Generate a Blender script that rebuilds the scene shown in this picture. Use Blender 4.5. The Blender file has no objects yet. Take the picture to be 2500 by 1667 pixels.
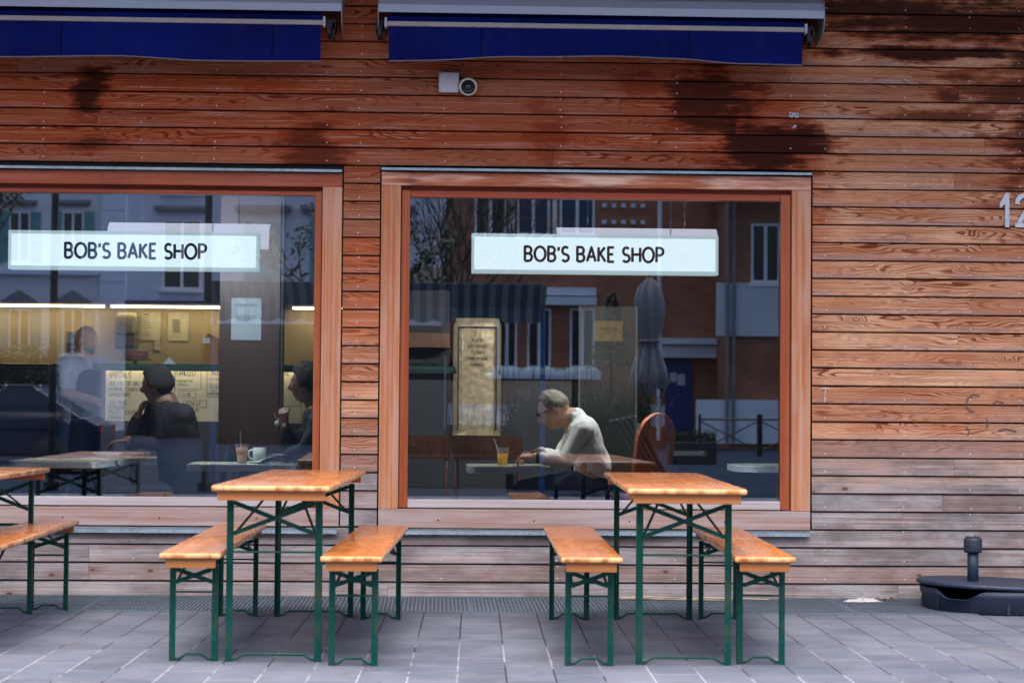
import bpy, bmesh, math, random
from mathutils import Vector, Matrix
from math import sin, cos, pi, radians, sqrt
random.seed(7)
SC = bpy.context.scene
# ---------------------------------------------------------------- camera
FPX, PW, PH, CH, CD = 4850.0, 2500.0, 1667.0, 1.10, 11.654
YAW, PITCH, ROLL = 0.03701, 0.03486, 0.007995
_f = Vector((sin(YAW)*cos(PITCH), cos(YAW)*cos(PITCH), sin(PITCH)))
_r = Vector((cos(YAW), -sin(YAW), 0)); _u = _r.cross(_f)
CR = cos(ROLL)*_r + sin(ROLL)*_u; CU = -sin(ROLL)*_r + cos(ROLL)*_u
cam_d = bpy.data.cameras.new('camera'); cam = bpy.data.objects.new('camera', cam_d)
SC.collection.objects.link(cam); SC.camera = cam
cam.matrix_world = Matrix(((CR.x, CU.x, -_f.x, 0), (CR.y, CU.y, -_f.y, -CD), (CR.z, CU.z, -_f.z, CH), (0, 0, 0, 1)))
cam_d.sensor_width = 36; cam_d.lens = FPX/PW*36; cam_d.shift_y = -0.001
cam_d.clip_end = 600; cam_d.clip_start = 0.2
cam_d.dof.use_dof = True; cam_d.dof.focus_distance = 12.4; cam_d.dof.aperture_fstop = 4.0
def P(u, v, y):
    'world point that sits at depth y for a direction measured on the photo'
    d = (u-PW/2)/FPX*CR - (v-PH/2+2.59)/FPX*CU + _f
    t = (CD+y)/d.y
    return Vector((d.x*t, y, CH+d.z*t))
# ---------------------------------------------------------------- world + sun
SUN_EL, SUN_AZ = 72.0, 188.0      # soft sky light from high on the street side; azimuth from +y towards +x
w = bpy.data.worlds.new('World'); SC.world = w; w.use_nodes = True
nt = w.node_tree; bg = nt.nodes['Background']
sky = nt.nodes.new('ShaderNodeTexSky'); sky.sky_type = 'NISHITA'; sky.sun_disc = False
sky.sun_elevation = radians(SUN_EL); sky.sun_rotation = radians(SUN_AZ)
sky.air_density = 1.0; sky.dust_density = 6.0; sky.ozone_density = .6
nt.links.new(sky.outputs[0], bg.inputs[0]); bg.inputs[1].default_value = 0.15
sl = bpy.data.lights.new('sun', 'SUN'); sl.energy = 1.5; sl.angle = radians(75); sl.color = (1.0, .97, .93)
so = bpy.data.objects.new('sun', sl); SC.collection.objects.link(so)
sd = Vector((sin(radians(SUN_AZ))*cos(radians(SUN_EL)), cos(radians(SUN_AZ))*cos(radians(SUN_EL)), sin(radians(SUN_EL))))
so.rotation_euler = sd.to_track_quat('Z', 'Y').to_euler(); so.location = (0, 20, 30)
SC.view_settings.view_transform = 'Standard'; SC.view_settings.look = 'None'; SC.view_settings.gamma = 1
SC.view_settings.exposure = 1.38
cy = SC.cycles; cy.use_denoising = True; cy.max_bounces = 8; cy.transparent_max_bounces = 16
cy.sample_clamp_indirect = 6; cy.caustics_reflective = False; cy.caustics_refractive = False
try: cy.denoising_prefilter = 'ACCURATE'
except Exception: pass
# ---------------------------------------------------------------- node helpers
class NG:
    def __init__(s, name):
        s.m = bpy.data.materials.new(name); s.m.use_nodes = True; s.t = s.m.node_tree
        s.b = s.t.nodes['Principled BSDF']; s.o = s.t.nodes['Material Output']
    def n(s, kind, **kw):
        nd = s.t.nodes.new('ShaderNode'+kind)
        for k, v in kw.items():
            setattr(nd, k, v)
        return nd
    def put(s, sock, v):
        if isinstance(v, bpy.types.NodeSocket): s.t.links.new(v, sock)
        elif v is not None:
            try: sock.default_value = v
            except Exception: sock.default_value = tuple(v)+(1,) if len(v) == 3 else v
    def math(s, op, a, b=None, c=None, clamp=False):
        nd = s.n('Math', operation=op, use_clamp=clamp)
        for i, v in enumerate((a, b, c)):
            if v is not None: s.put(nd.inputs[i], v)
        return nd.outputs[0]
    def mix(s, fac, a, b, mode='MIX'):
        nd = s.n('Mix', data_type='RGBA', blend_type=mode); nd.clamp_result = False
        s.put(nd.inputs[0], fac); s.put(nd.inputs[6], a if isinstance(a, bpy.types.NodeSocket) else tuple(a)+(1,) if len(a) == 3 else a)
        s.put(nd.inputs[7], b if isinstance(b, bpy.types.NodeSocket) else tuple(b)+(1,) if len(b) == 3 else b)
        return nd.outputs[2]
    def ss(s, v, a, b):      # smoothstep a->b gives 0->1
        nd = s.n('MapRange', interpolation_type='SMOOTHSTEP'); s.put(nd.inputs[0], v)
        nd.inputs[1].default_value = a; nd.inputs[2].default_value = b
        return nd.outputs[0]
    def co(s, which='Object'):
        return s.n('TexCoord').outputs[which]
    def xyz(s, v):
        nd = s.n('SeparateXYZ'); s.put(nd.inputs[0], v); return nd.outputs
    def comb(s, x, y, z):
        nd = s.n('CombineXYZ'); s.put(nd.inputs[0], x); s.put(nd.inputs[1], y); s.put(nd.inputs[2], z); return nd.outputs[0]
    def noise(s, vec, scale, detail=3, rough=.55, dist=0, out='Fac'):
        nd = s.n('TexNoise'); s.put(nd.inputs['Vector'], vec); s.put(nd.inputs['Scale'], scale)
        nd.inputs['Detail'].default_value = detail; nd.inputs['Roughness'].default_value = rough; nd.inputs['Distortion'].default_value = dist
        return nd.outputs[out]
    def mapv(s, vec, scale=(1, 1, 1), loc=(0, 0, 0), rot=(0, 0, 0)):
        nd = s.n('Mapping'); s.put(nd.inputs[0], vec); nd.inputs['Scale'].default_value = scale
        nd.inputs['Location'].default_value = loc; nd.inputs['Rotation'].default_value = rot; return nd.outputs[0]
    def attr(s, name, out='Fac'):
        return s.n('Attribute', attribute_name=name).outputs[out]
    def bump(s, h, strength=.3, dist=.01, normal=None):
        nd = s.n('Bump'); nd.inputs['Strength'].default_value = strength; nd.inputs['Distance'].default_value = dist
        s.put(nd.inputs['Height'], h)
        if normal is not None: s.put(nd.inputs['Normal'], normal)
        s.t.links.new(nd.outputs[0], s.b.inputs['Normal']); return nd.outputs[0]
    def base(s, col=None, rough=None, metal=None, spec=None, coat=None, coatr=None):
        I = s.b.inputs
        for k, v in (('Base Color', col), ('Roughness', rough), ('Metallic', metal), ('Specular IOR Level', spec), ('Coat Weight', coat), ('Coat Roughness', coatr)):
            if v is not None: s.put(I[k], v if not (isinstance(v, tuple) and len(v) == 3) else v+(1,))
        return s.m
def simple(name, col, rough=.5, metal=0, var=.15, scale=30, bump=0, spec=.5, coat=0, dirt=None):
    g = NG(name); c = g.co()
    n1 = g.noise(c, scale, 4); n2 = g.noise(c, scale*.13, 3)
    f = g.math('ADD', g.math('MULTIPLY', n1, .6), g.math('MULTIPLY', n2, .4))
    lo = tuple(x*(1-var) for x in col); hi = tuple(min(1, x*(1+var)) for x in col)
    cc = g.mix(g.ss(f, .3, .7), lo, hi)
    if dirt: cc = g.mix(g.math('MULTIPLY', g.ss(n2, .5, .75), dirt[1]), cc, dirt[0])
    g.base(cc, g.math('ADD', rough-.06, g.math('MULTIPLY', n1, .12)), metal, spec, coat, .1)
    if bump: g.bump(n1, bump, .005)
    return g.m
def emit(name, col, strength):
    g = NG(name); g.base((.02, .02, .02), .6); g.put(g.b.inputs['Emission Color'], tuple(col)+(1,)); g.b.inputs['Emission Strength'].default_value = strength
    return g.m
# ---------------------------------------------------------------- mesh builder
class MB:
    def __init__(s): s.v = []; s.f = []; s.mi = []; s.sm = []; s.fa = []; s.cur = 0; s.smooth = False; s.attr = 0.0
    def add(s, vs, fs, M=None):
        o = len(s.v)
        for p in vs:
            p = Vector(p); s.v.append(tuple(M @ p) if M else tuple(p))
        for f in fs: s.f.append([o+i for i in f]); s.mi.append(s.cur); s.sm.append(s.smooth); s.fa.append(s.attr)
        return s
    def box(s, a, b, M=None, bev=0):
        x0, y0, z0 = [min(p, q) for p, q in zip(a, b)]; x1, y1, z1 = [max(p, q) for p, q in zip(a, b)]
        if not bev:
            vs = [(x0,y0,z0),(x1,y0,z0),(x1,y1,z0),(x0,y1,z0),(x0,y0,z1),(x1,y0,z1),(x1,y1,z1),(x0,y1,z1)]
            return s.add(vs, [(0,3,2,1),(4,5,6,7),(0,1,5,4),(1,2,6,5),(2,3,7,6),(3,0,4,7)], M)
        bm = bmesh.new(); bmesh.ops.create_cube(bm, size=1)
        for v in bm.verts: v.co = Vector(((x0+x1)/2+v.co.x*(x1-x0), (y0+y1)/2+v.co.y*(y1-y0), (z0+z1)/2+v.co.z*(z1-z0)))
        bmesh.ops.bevel(bm, geom=bm.edges[:], offset=bev, segments=3, profile=.5, affect='EDGES')
        bm.verts.index_update(); s.add([v.co for v in bm.verts], [[v.index for v in f.verts] for f in bm.faces], M); bm.free(); return s
    def cyl(s, p, q, r, r2=None, n=12, caps=True, M=None):
        p = Vector(p); q = Vector(q); r2 = r if r2 is None else r2
        d = (q-p).normalized(); a = d.orthogonal().normalized(); b = d.cross(a)
        vs = [p+r*(cos(2*pi*i/n)*a+sin(2*pi*i/n)*b) for i in range(n)]+[q+r2*(cos(2*pi*i/n)*a+sin(2*pi*i/n)*b) for i in range(n)]
        fs = [(i, (i+1) % n, n+(i+1) % n, n+i) for i in range(n)]
        if caps: fs += [tuple(range(n-1, -1, -1)), tuple(range(n, 2*n))]
        return s.add(vs, fs, M)
    def tube(s, pts, r, n=8, M=None, closed=False):
        pts = [Vector(p) for p in pts]; rs = r if isinstance(r, (list, tuple)) else [r]*len(pts)
        vs = []; prev = None; N = len(pts)
        for i, p in enumerate(pts):
            d = (pts[min(i+1, N-1)]-pts[max(i-1, 0)])
            if closed: d = pts[(i+1) % N]-pts[i-1]
            d = d.normalized() if d.length > 1e-9 else Vector((0, 0, 1))
            if prev is None: a = d.orthogonal().normalized()
            else:
                a = prev-prev.dot(d)*d; a = a.normalized() if a.length > 1e-6 else d.orthogonal().normalized()
            prev = a; b = d.cross(a)
            vs += [p+rs[i]*(cos(2*pi*k/n)*a+sin(2*pi*k/n)*b) for k in range(n)]
        fs = []
        for i in range(N if closed else N-1):
            j = (i+1) % N
            fs += [(i*n+k, i*n+(k+1) % n, j*n+(k+1) % n, j*n+k) for k in range(n)]
        if not closed: fs += [tuple(range(n-1, -1, -1)), tuple((N-1)*n+k for k in range(n))]
        return s.add(vs, fs, M)
    def lathe(s, prof, c=(0, 0, 0), n=24, M=None):
        c = Vector(c); vs = []
        for r, z in prof: vs += [c+Vector((max(r, 1e-4)*cos(2*pi*k/n), max(r, 1e-4)*sin(2*pi*k/n), z)) for k in range(n)]
        fs = []
        for i in range(len(prof)-1): fs += [(i*n+k, i*n+(k+1) % n, (i+1)*n+(k+1) % n, (i+1)*n+k) for k in range(n)]
        return s.add(vs, fs, M)
    def prism(s, poly, x0, x1, axis='x', M=None):
        'poly: 2D points in the two other axes, extruded along axis'
        n = len(poly); vs = []
        for x in (x0, x1):
            for a, b in poly: vs.append({'x': (x, a, b), 'y': (a, x, b), 'z': (a, b, x)}[axis])
        fs = [(i, (i+1) % n, n+(i+1) % n, n+i) for i in range(n)]+[tuple(range(n-1, -1, -1)), tuple(range(n, 2*n))]
        return s.add(vs, fs, M)
    def sphere(s, c, r, nu=16, nv=10, M=None):
        c = Vector(c); r = (r, r, r) if not isinstance(r, (tuple, list)) else r
        vs = []; fs = []
        for j in range(nv+1):
            t = pi*j/nv
            for i in range(nu):
                p = 2*pi*i/nu; vs.append(c+Vector((r[0]*sin(t)*cos(p), r[1]*sin(t)*sin(p), r[2]*cos(t))))
        for j in range(nv): fs += [(j*nu+i, (j+1)*nu+i, (j+1)*nu+(i+1) % nu, j*nu+(i+1) % nu) for i in range(nu)]
        return s.add(vs, fs, M)
    def build(s, name, mats, parent=None, col=True, bev=0, recalc=True):
        me = bpy.data.meshes.new(name); me.from_pydata(s.v, [], s.f)
        mats = mats if isinstance(mats, (list, tuple)) else [mats]
        for m in mats: me.materials.append(m)
        me.polygons.foreach_set('material_index', s.mi); me.polygons.foreach_set('use_smooth', s.sm)
        if any(a != 0 for a in s.fa):
            at = me.attributes.new('rnd', 'FLOAT', 'FACE'); at.data.foreach_set('value', s.fa)
        me.validate()
        if recalc:
            bm = bmesh.new(); bm.from_mesh(me); bmesh.ops.recalc_face_normals(bm, faces=bm.faces[:]); bm.to_mesh(me); bm.free()
        o = bpy.data.objects.new(name, me); SC.collection.objects.link(o)
        if parent is not None: o.parent = parent
        if bev:
            md = o.modifiers.new('bevel', 'BEVEL'); md.width = bev; md.segments = 2; md.limit_method = 'ANGLE'
        return o
def thing(name, label, cat, loc=(0, 0, 0), rz=0, group=None, kind=None):
    o = bpy.data.objects.new(name, None); SC.collection.objects.link(o)
    o.location = loc; o.rotation_euler = (0, 0, rz); o.empty_display_size = .2
    return tag(o, label, cat, group, kind)
def tag(o, label=None, cat=None, group=None, kind=None):
    if label: o['label'] = label
    if cat: o['category'] = cat
    if group: o['group'] = group
    if kind: o['kind'] = kind
    return o
def dup(root, loc, rz, label):
    r = root.copy(); SC.collection.objects.link(r); r.location = loc; r.rotation_euler = (0, 0, rz); r['label'] = label
    for ch in list(root.children):
        c = ch.copy(); SC.collection.objects.link(c); c.parent = r
        for g in ch.children:
            d = g.copy(); SC.collection.objects.link(d); d.parent = c
    return r
# ---------------------------------------------------------------- stroke lettering
def _arc(cx, cy, rx, ry, a0, a1, n=8):
    return [(cx+rx*cos(radians(a0+(a1-a0)*i/n)), cy+ry*sin(radians(a0+(a1-a0)*i/n))) for i in range(n+1)]
G = {
 'A': (.62, [[(0,0),(.31,1),(.62,0)],[(.11,.34),(.51,.34)]]),
 'B': (.5, [[(0,0),(0,1),(.24,1)]+_arc(.24,.76,.22,.24,90,-90)+[(0,.52)],[(.24,.52)]+_arc(.26,.26,.24,.26,90,-90)+[(0,0)]]),
 'C': (.6, [_arc(.36,.5,.36,.5,50,310,14)]),
 'D': (.58, [[(0,0),(0,1),(.2,1)]+_arc(.2,.5,.38,.5,90,-90,12)+[(0,0)]]),
 'E': (.42, [[(.42,1),(0,1),(0,0),(.42,0)],[(0,.52),(.36,.52)]]),
 'F': (.42, [[(.42,1),(0,1),(0,0)],[(0,.5),(.34,.5)]]),
 'G': (.64, [_arc(.36,.5,.36,.5,50,350,14)+[(.42,.42)]]),
 'H': (.56, [[(0,0),(0,1)],[(.56,0),(.56,1)],[(0,.52),(.56,.52)]]),
 'I': (.08, [[(.04,0),(.04,1)]]),
 'J': (.36, [[(.34,1),(.34,.2)]+_arc(.18,.18,.16,.18,0,-160,6)]),
 'K': (.5, [[(0,0),(0,1)],[(.46,1),(.03,.48)],[(.12,.58),(.5,0)]]),
 'L': (.4, [[(0,1),(0,0),(.4,0)]]),
 'M': (.7, [[(0,0),(.06,1),(.35,.25),(.64,1),(.7,0)]]),
 'N': (.56, [[(0,0),(0,1),(.56,0),(.56,1)]]),
 'O': (.78, [_arc(.39,.5,.39,.5,0,360,20)]),
 'P': (.48, [[(0,0),(0,1),(.22,1)]+_arc(.22,.74,.26,.26,90,-90)+[(0,.48)]]),
 'Q': (.78, [_arc(.39,.5,.39,.5,0,360,20),[(.5,.25),(.75,0)]]),
 'R': (.5, [[(0,0),(0,1),(.22,1)]+_arc(.22,.75,.25,.25,90,-90)+[(0,.5)],[(.22,.5),(.5,0)]]),
 'S': (.5, [_arc(.26,.74,.22,.26,35,270,10)+_arc(.25,.245,.25,.245,90,-150,10)]),
 'T': (.54, [[(0,1),(.54,1)],[(.27,1),(.27,0)]]),
 'U': (.54, [[(0,1),(0,.27)]+_arc(.27,.27,.27,.27,180,360,10)+[(.54,1)]]),
 'V': (.58, [[(0,1),(.29,0),(.58,1)]]),
 'W': (.8, [[(0,1),(.2,0),(.4,.8),(.6,0),(.8,1)]]),
 'X': (.54, [[(0,1),(.54,0)],[(.54,1),(0,0)]]),
 'Y': (.54, [[(0,1),(.27,.48),(.54,1)],[(.27,.48),(.27,0)]]),
 'Z': (.5, [[(0,1),(.5,1),(0,0),(.5,0)]]),
 "'": (.06, [[(.06,1),(0,.72)]]), '-': (.3, [[(0,.5),(.3,.5)]]), '.': (.04, [[(.02,0),(.02,.03)]]), '!': (.05, [[(.03,1),(.03,.3)],[(.03,.04),(.03,0)]]),
 '(': (.2, [_arc(.3,.5,.28,.6,130,230,6)]), ')': (.2, [_arc(-.1,.5,.28,.6,50,-50,6)]), ',': (.05, [[(.04,.08),(0,-.12)]]), '/': (.3,[[(0,0),(.3,1)]]),
 '1': (.24, [[(0,.74),(.2,1),(.2,0)]]),
 '2': (.5, [_arc(.25,.73,.24,.27,170,-40,10)+[(0,0),(.5,0)]]),
 '5': (.46, [[(.42,1),(.06,1),(.03,.56)]+_arc(.2,.3,.25,.3,110,-130,10)]),
 '6': (.48, [[(.38,1),(.08,.5)]+_arc(.24,.26,.24,.26,150,-210,14)]),
 '0': (.5, [_arc(.25,.5,.25,.5,0,360,16)]),
 '\u20ac': (.5, [_arc(.36,.5,.3,.5,60,300,12),[(0,.6),(.44,.6)],[(0,.42),(.4,.42)]]),
}
G['\u00c9'] = (.42, G['E'][1]+[[(.14,1.1),(.3,1.26)]])
def strokes(text, h, spacing=.2, jit=0, rnd=None, maxw=None):
    out = []; x = 0
    for ch in text:
        if ch == ' ': x += h*.42; continue
        wd, ls = G.get(ch, G['-'])
        for l in ls:
            jx, jy = ((rnd.uniform(-jit, jit), rnd.uniform(-jit, jit)) if rnd else (0, 0))
            out.append([(x+(a+jx)*h, (b+jy)*h) for a, b in l])
        x += (wd+spacing)*h
    x -= spacing*h
    if maxw and x > maxw:
        k = maxw/x; out = [[(a*k, b) for a, b in l] for l in out]; x = maxw
    return out, x
def ribbons(mb, lines, t, fn, eps=2e-5, start=0):
    'flat strokes of width t; fn maps (a,b,lift) to a 3D point'
    k = start
    for l in lines:
        for i in range(len(l)-1):
            (x0, y0), (x1, y1) = l[i], l[i+1]; L = sqrt((x1-x0)**2+(y1-y0)**2)
            if L < 1e-7: continue
            nx, ny = -(y1-y0)/L*t/2, (x1-x0)/L*t/2; k += 1; e = eps*(k % 9)
            mb.add([fn(x0+nx, y0+ny, e), fn(x0-nx, y0-ny, e), fn(x1-nx, y1-ny, e), fn(x1+nx, y1+ny, e)], [(0, 1, 2, 3)])
        if t > .004:
            for i in range(1, len(l)-1):
                x0, y0 = l[i]; k += 1; e = eps*(k % 9)
                mb.add([fn(x0+t/2*cos(a*pi/4), y0+t/2*sin(a*pi/4), e) for a in range(8)], [tuple(range(8))])
    return k
def write(mb, text, x, z, y, h, t, jit=0, rnd=None, maxw=None, spacing=.2, center=False):
    ls, wd = strokes(text, h, spacing, jit, rnd, maxw)
    x0 = x-wd/2 if center else x
    ribbons(mb, ls, t, lambda a, b, e: (x0+a, y-e, z+b)); return wd
# ---------------------------------------------------------------- materials
def wood_cladding():
    g = NG('weathered_larch_cladding'); c = g.co(); x, y, z = g.xyz(c); r = g.attr('rnd')
    # grain: contour lines of a stretched noise field, different on every board
    off = g.math('MULTIPLY', r, 57.3)
    gx = g.math('ADD', g.math('MULTIPLY', x, 1.0), off); gz = g.math('ADD', z, g.math('MULTIPLY', r, 9.1))
    wv = g.noise(g.comb(g.math('MULTIPLY', gx, 1.9), 0.0, g.math('MULTIPLY', gz, 13.0)), 1.0, 1.5, .45)
    wv2 = g.noise(g.comb(g.math('MULTIPLY', gx, 7.0), 3.0, g.math('MULTIPLY', gz, 26.0)), 1.0, 2, .5)
    field = g.math('ADD', g.math('MULTIPLY', wv, 13.0), g.math('ADD', g.math('MULTIPLY', wv2, .40), g.math('MULTIPLY', gz, 46.0)))
    # knots
    vo = g.n('TexVoronoi'); vo.feature = 'F1'; g.put(vo.inputs['Vector'], g.comb(g.math('MULTIPLY', gx, 6.0), 0.0, g.math('MULTIPLY', gz, 11.0))); vo.inputs['Scale'].default_value = 1.0
    kd = vo.outputs['Distance']
    kc = g.xyz(vo.outputs['Color'])[0]; krad = g.math('MULTIPLY', g.ss(kc, .62, 1.0), .10)
    knot = g.math('SUBTRACT', 1.0, g.ss(g.math('SUBTRACT', kd, krad), -.03, .06))
    knot = g.math('MULTIPLY', knot, g.ss(kc, .60, .68))
    halo = g.math('MULTIPLY', g.math('SUBTRACT', 1.0, g.ss(g.math('SUBTRACT', kd, krad), 0, .40)), g.ss(kc, .58, .68))
    field = g.math('ADD', field, g.math('MULTIPLY', halo, 2.6))
    ring = g.math('FRACT', field)
    late = g.ss(ring, .42, .86)                       # dark latewood that ends abruptly
    late = g.math('MULTIPLY', late, g.math('SUBTRACT', 1.0, g.ss(ring, .955, 1.0)))
    vis = g.ss(g.noise(g.comb(g.math('MULTIPLY', gx, .9), 5.0, g.math('MULTIPLY', gz, 7.0)), 1.0, 2), .42, .58); vis = g.math('MULTIPLY', vis, g.math('ADD', .25, g.math('MULTIPLY', g.ss(g.math('ADD', g.attr('rnd2'), g.math('MULTIPLY', wv2, .3)), .4, .7), .75)))
    fine = g.noise(g.comb(g.math('MULTIPLY', gx, 9.0), 0.0, g.math('MULTIPLY', gz, 420.0)), 1.0, 3, .6)
    big = g.noise(g.comb(g.math('MULTIPLY', x, .55), off, g.math('MULTIPLY', z, 3.0)), 1.0, 3)
    mott = g.noise(g.comb(g.math('MULTIPLY', x, 2.2), off, g.math('MULTIPLY', z, 5.0)), 1.0, 4, .6)
    # weathering zones
    pale = (.76, .445, .275); warm = (.50, .118, .034); deep = (.30, .040, .010); grey = (.40, .33, .335); black = (.006, .004, .004)
    jit = g.math('MULTIPLY', g.math('SUBTRACT', mott, .5), 1.0)
    zj = g.math('ADD', z, g.math('MULTIPLY', g.math('SUBTRACT', big, .5), .8))
    xj = g.math('ADD', x, g.math('MULTIPLY', g.math('SUBTRACT', mott, .5), .9))
    sheltered = g.math('MULTIPLY', g.ss(zj, .9, 1.9), g.math('SUBTRACT', 1.0, g.ss(xj, 2.05, 2.35)))
    col = g.mix(g.ss(g.math('ADD', mott, g.math('MULTIPLY', r, .35)), .35, .85), pale, (.56, .23, .115))
    col = g.mix(sheltered, col, g.mix(g.ss(g.math('ADD', big, g.math('MULTIPLY', r, .2)), .38, .8), warm, (.42, .165, .085)))
    redz = g.math('MULTIPLY', g.math('MULTIPLY', sheltered, g.ss(zj, 2.30, 2.62)), g.math('SUBTRACT', 1.0, g.ss(zj, 2.9, 3.2)))
    col = g.mix(g.math('MULTIPLY', redz, .55), col, deep)
    # silvering: foot of the wall and lower edge of each board on the exposed side
    greyz = g.math('SUBTRACT', 1.0, g.ss(g.math('ADD', zj, g.math('MULTIPLY', jit, .5)), .58, 1.12))
    col = g.mix(g.math('MULTIPLY', greyz, .97), col, g.mix(g.ss(mott, .3, .7), (.16, .150, .158), (.39, .375, .39)))
    bv = g.attr('rnd2'); 
    low = g.math('MULTIPLY', g.math('SUBTRACT', 1.0, g.ss(g.math('ADD', bv, g.math('MULTIPLY', jit, .5)), .05, .55)), g.ss(mott, .42, .62))
    col = g.mix(g.math('MULTIPLY', low, g.math('SUBTRACT', .72, g.math('MULTIPLY', sheltered, .45))), col, (.40, .30, .30))
    # grain
    stre = g.noise(g.comb(g.math('MULTIPLY', gx, 1.1), 2.0, g.math('MULTIPLY', gz, 95.0)), 1.0, 4, .65)
    col = g.mix(g.math('MULTIPLY', g.ss(stre, .49, .64), .72), col, g.mix(.62, col, (.16, .045, .018)))
    col = g.mix(g.math('MULTIPLY', g.ss(stre, .46, .34), .42), col, (.78, .50, .40))
    pb = g.math('MULTIPLY', g.math('SUBTRACT', g.attr('rnd'), .5), .55)
    col = g.mix(g.ss(pb, .05, .28), col, g.mix(.4, col, (.30, .12, .07)))
    lstr = g.math('MULTIPLY', late, g.math('ADD', .25, g.math('MULTIPLY', vis, .75)))
    lstr = g.math('MULTIPLY', lstr, g.math('SUBTRACT', 1.0, g.math('MULTIPLY', greyz, .6)))
    dk = g.mix(.90, col, (.13, .013, .004)); dk = g.mix(greyz, dk, g.mix(.45, col, (.12, .09, .09)))
    col = g.mix(lstr, col, dk)
    col = g.mix(g.math('MULTIPLY', g.ss(fine, .52, .78), .22), col, g.mix(.6, col, (.1, .05, .04)))
    col = g.mix(g.math('MULTIPLY', g.math('MULTIPLY', g.ss(fine, .46, .2), .25), 1.0), col, (.62, .42, .34))
    col = g.mix(g.math('MULTIPLY', halo, .28), col, (.22, .09, .05))
    col = g.mix(g.math('MULTIPLY', knot, .82), col, (.085, .035, .02))
    # black water stains in patches; the tall far-right one paints in corner vignetting
    sn = g.math('ADD', g.math('MULTIPLY', g.noise(g.comb(g.math('MULTIPLY', x, 3.4), off, g.math('MULTIPLY', z, 9.0)), 1.0, 4, .65), .68), g.math('MULTIPLY', g.noise(g.comb(g.math('MULTIPLY', x, 1.8), off, g.math('MULTIPLY', z, 60.0)), 1.0, 3, .6), .32))
    sn = g.math('MULTIPLY', g.math('SUBTRACT', sn, .5), 1.0)
    tot = None
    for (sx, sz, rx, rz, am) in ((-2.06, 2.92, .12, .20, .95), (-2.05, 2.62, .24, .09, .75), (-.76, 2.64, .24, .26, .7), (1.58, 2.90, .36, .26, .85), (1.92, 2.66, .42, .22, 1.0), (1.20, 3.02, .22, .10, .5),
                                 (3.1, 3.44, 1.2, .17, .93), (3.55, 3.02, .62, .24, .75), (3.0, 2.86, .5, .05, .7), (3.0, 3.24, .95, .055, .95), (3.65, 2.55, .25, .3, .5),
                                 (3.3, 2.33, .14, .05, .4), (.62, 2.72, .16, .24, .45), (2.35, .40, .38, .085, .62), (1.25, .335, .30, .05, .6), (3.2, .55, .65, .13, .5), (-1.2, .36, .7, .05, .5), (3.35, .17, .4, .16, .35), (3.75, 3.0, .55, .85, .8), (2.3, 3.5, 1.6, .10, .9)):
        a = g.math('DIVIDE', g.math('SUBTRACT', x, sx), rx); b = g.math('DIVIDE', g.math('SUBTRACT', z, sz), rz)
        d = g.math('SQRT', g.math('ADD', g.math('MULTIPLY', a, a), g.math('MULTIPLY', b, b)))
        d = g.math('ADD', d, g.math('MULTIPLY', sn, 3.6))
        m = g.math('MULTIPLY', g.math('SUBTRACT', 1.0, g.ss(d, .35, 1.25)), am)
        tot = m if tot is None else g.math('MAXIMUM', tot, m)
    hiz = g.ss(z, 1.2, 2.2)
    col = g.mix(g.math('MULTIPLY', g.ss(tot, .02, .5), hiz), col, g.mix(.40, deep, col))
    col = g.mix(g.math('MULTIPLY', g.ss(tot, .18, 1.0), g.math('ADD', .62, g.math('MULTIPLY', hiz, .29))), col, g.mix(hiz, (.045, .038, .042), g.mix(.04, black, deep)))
    gl = g.noise(g.comb(g.math('MULTIPLY', x, 40.0), off, g.math('MULTIPLY', z, 60.0)), 1.0, 2)
    col = g.mix(.12, col, g.mix(gl, (.0, .0, .0), col), 'MIX')
    g.base(col, g.math('ADD', .6, g.math('MULTIPLY', fine, .2)), 0, .06)
    h = g.math('ADD', g.math('MULTIPLY', late, -.5), g.math('ADD', g.math('MULTIPLY', fine, .5), g.math('MULTIPLY', knot, -.4)))
    g.bump(h, .35, .0022)
    return g.m
def trim_wood(name, axis, a, b, dark, bleach=0, bl_col=(.62, .50, .47), stain=.3, scale=1.0, gloss=.45, seed=0.0):
    'straight-grained joinery, grain running along axis'
    g = NG(name); x, y, z = g.xyz(g.co()); al, ac = {'x': (x, z), 'z': (z, x), 'y': (y, x)}[axis]
    ac2 = g.math('ADD', ac, g.math('MULTIPLY', y, .7)) if axis != 'y' else g.math('ADD', ac, g.math('MULTIPLY', z, .7))
    band = g.noise(g.comb(g.math('MULTIPLY', al, .5*scale), seed, g.math('MULTIPLY', ac2, 55.0)), 1.0, 3, .6)
    fine = g.noise(g.comb(g.math('MULTIPLY', al, 6.0), seed, g.math('MULTIPLY', ac2, 330.0)), 1.0, 3, .6)
    blot = g.noise(g.comb(g.math('MULTIPLY', al, 2.3*scale), seed+4, g.math('MULTIPLY', ac2, 7.0)), 1.0, 4, .6)
    col = g.mix(g.ss(band, .32, .68), a, b)
    col = g.mix(g.math('MULTIPLY', g.ss(g.math('ADD', g.math('MULTIPLY', blot, .65), g.math('MULTIPLY', fine, .35)), .5, .66), stain), col, dark)
    col = g.mix(g.math('MULTIPLY', g.ss(fine, .5, .75), .3), col, g.mix(.7, col, dark))
    if bleach:
        bl = g.ss(g.math('ADD', g.math('MULTIPLY', g.noise(g.comb(g.math('MULTIPLY', al, 1.6), seed+9, g.math('MULTIPLY', ac2, 16.0)), 1.0, 3), .75), g.math('MULTIPLY', fine, .25)), .44, .62)
        col = g.mix(g.math('MULTIPLY', bl, bleach), col, bl_col)
    g.base(col, gloss, 0, .4); g.bump(fine, .2, .002)
    return g.m
M = {}
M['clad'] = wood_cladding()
M['head'] = trim_wood('stained_pine_head', 'x', (.36, .075, .022), (.46, .13, .048), (.08, .012, .005), .95, (.78, .52, .40), .9, 1.6, seed=1)
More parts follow.
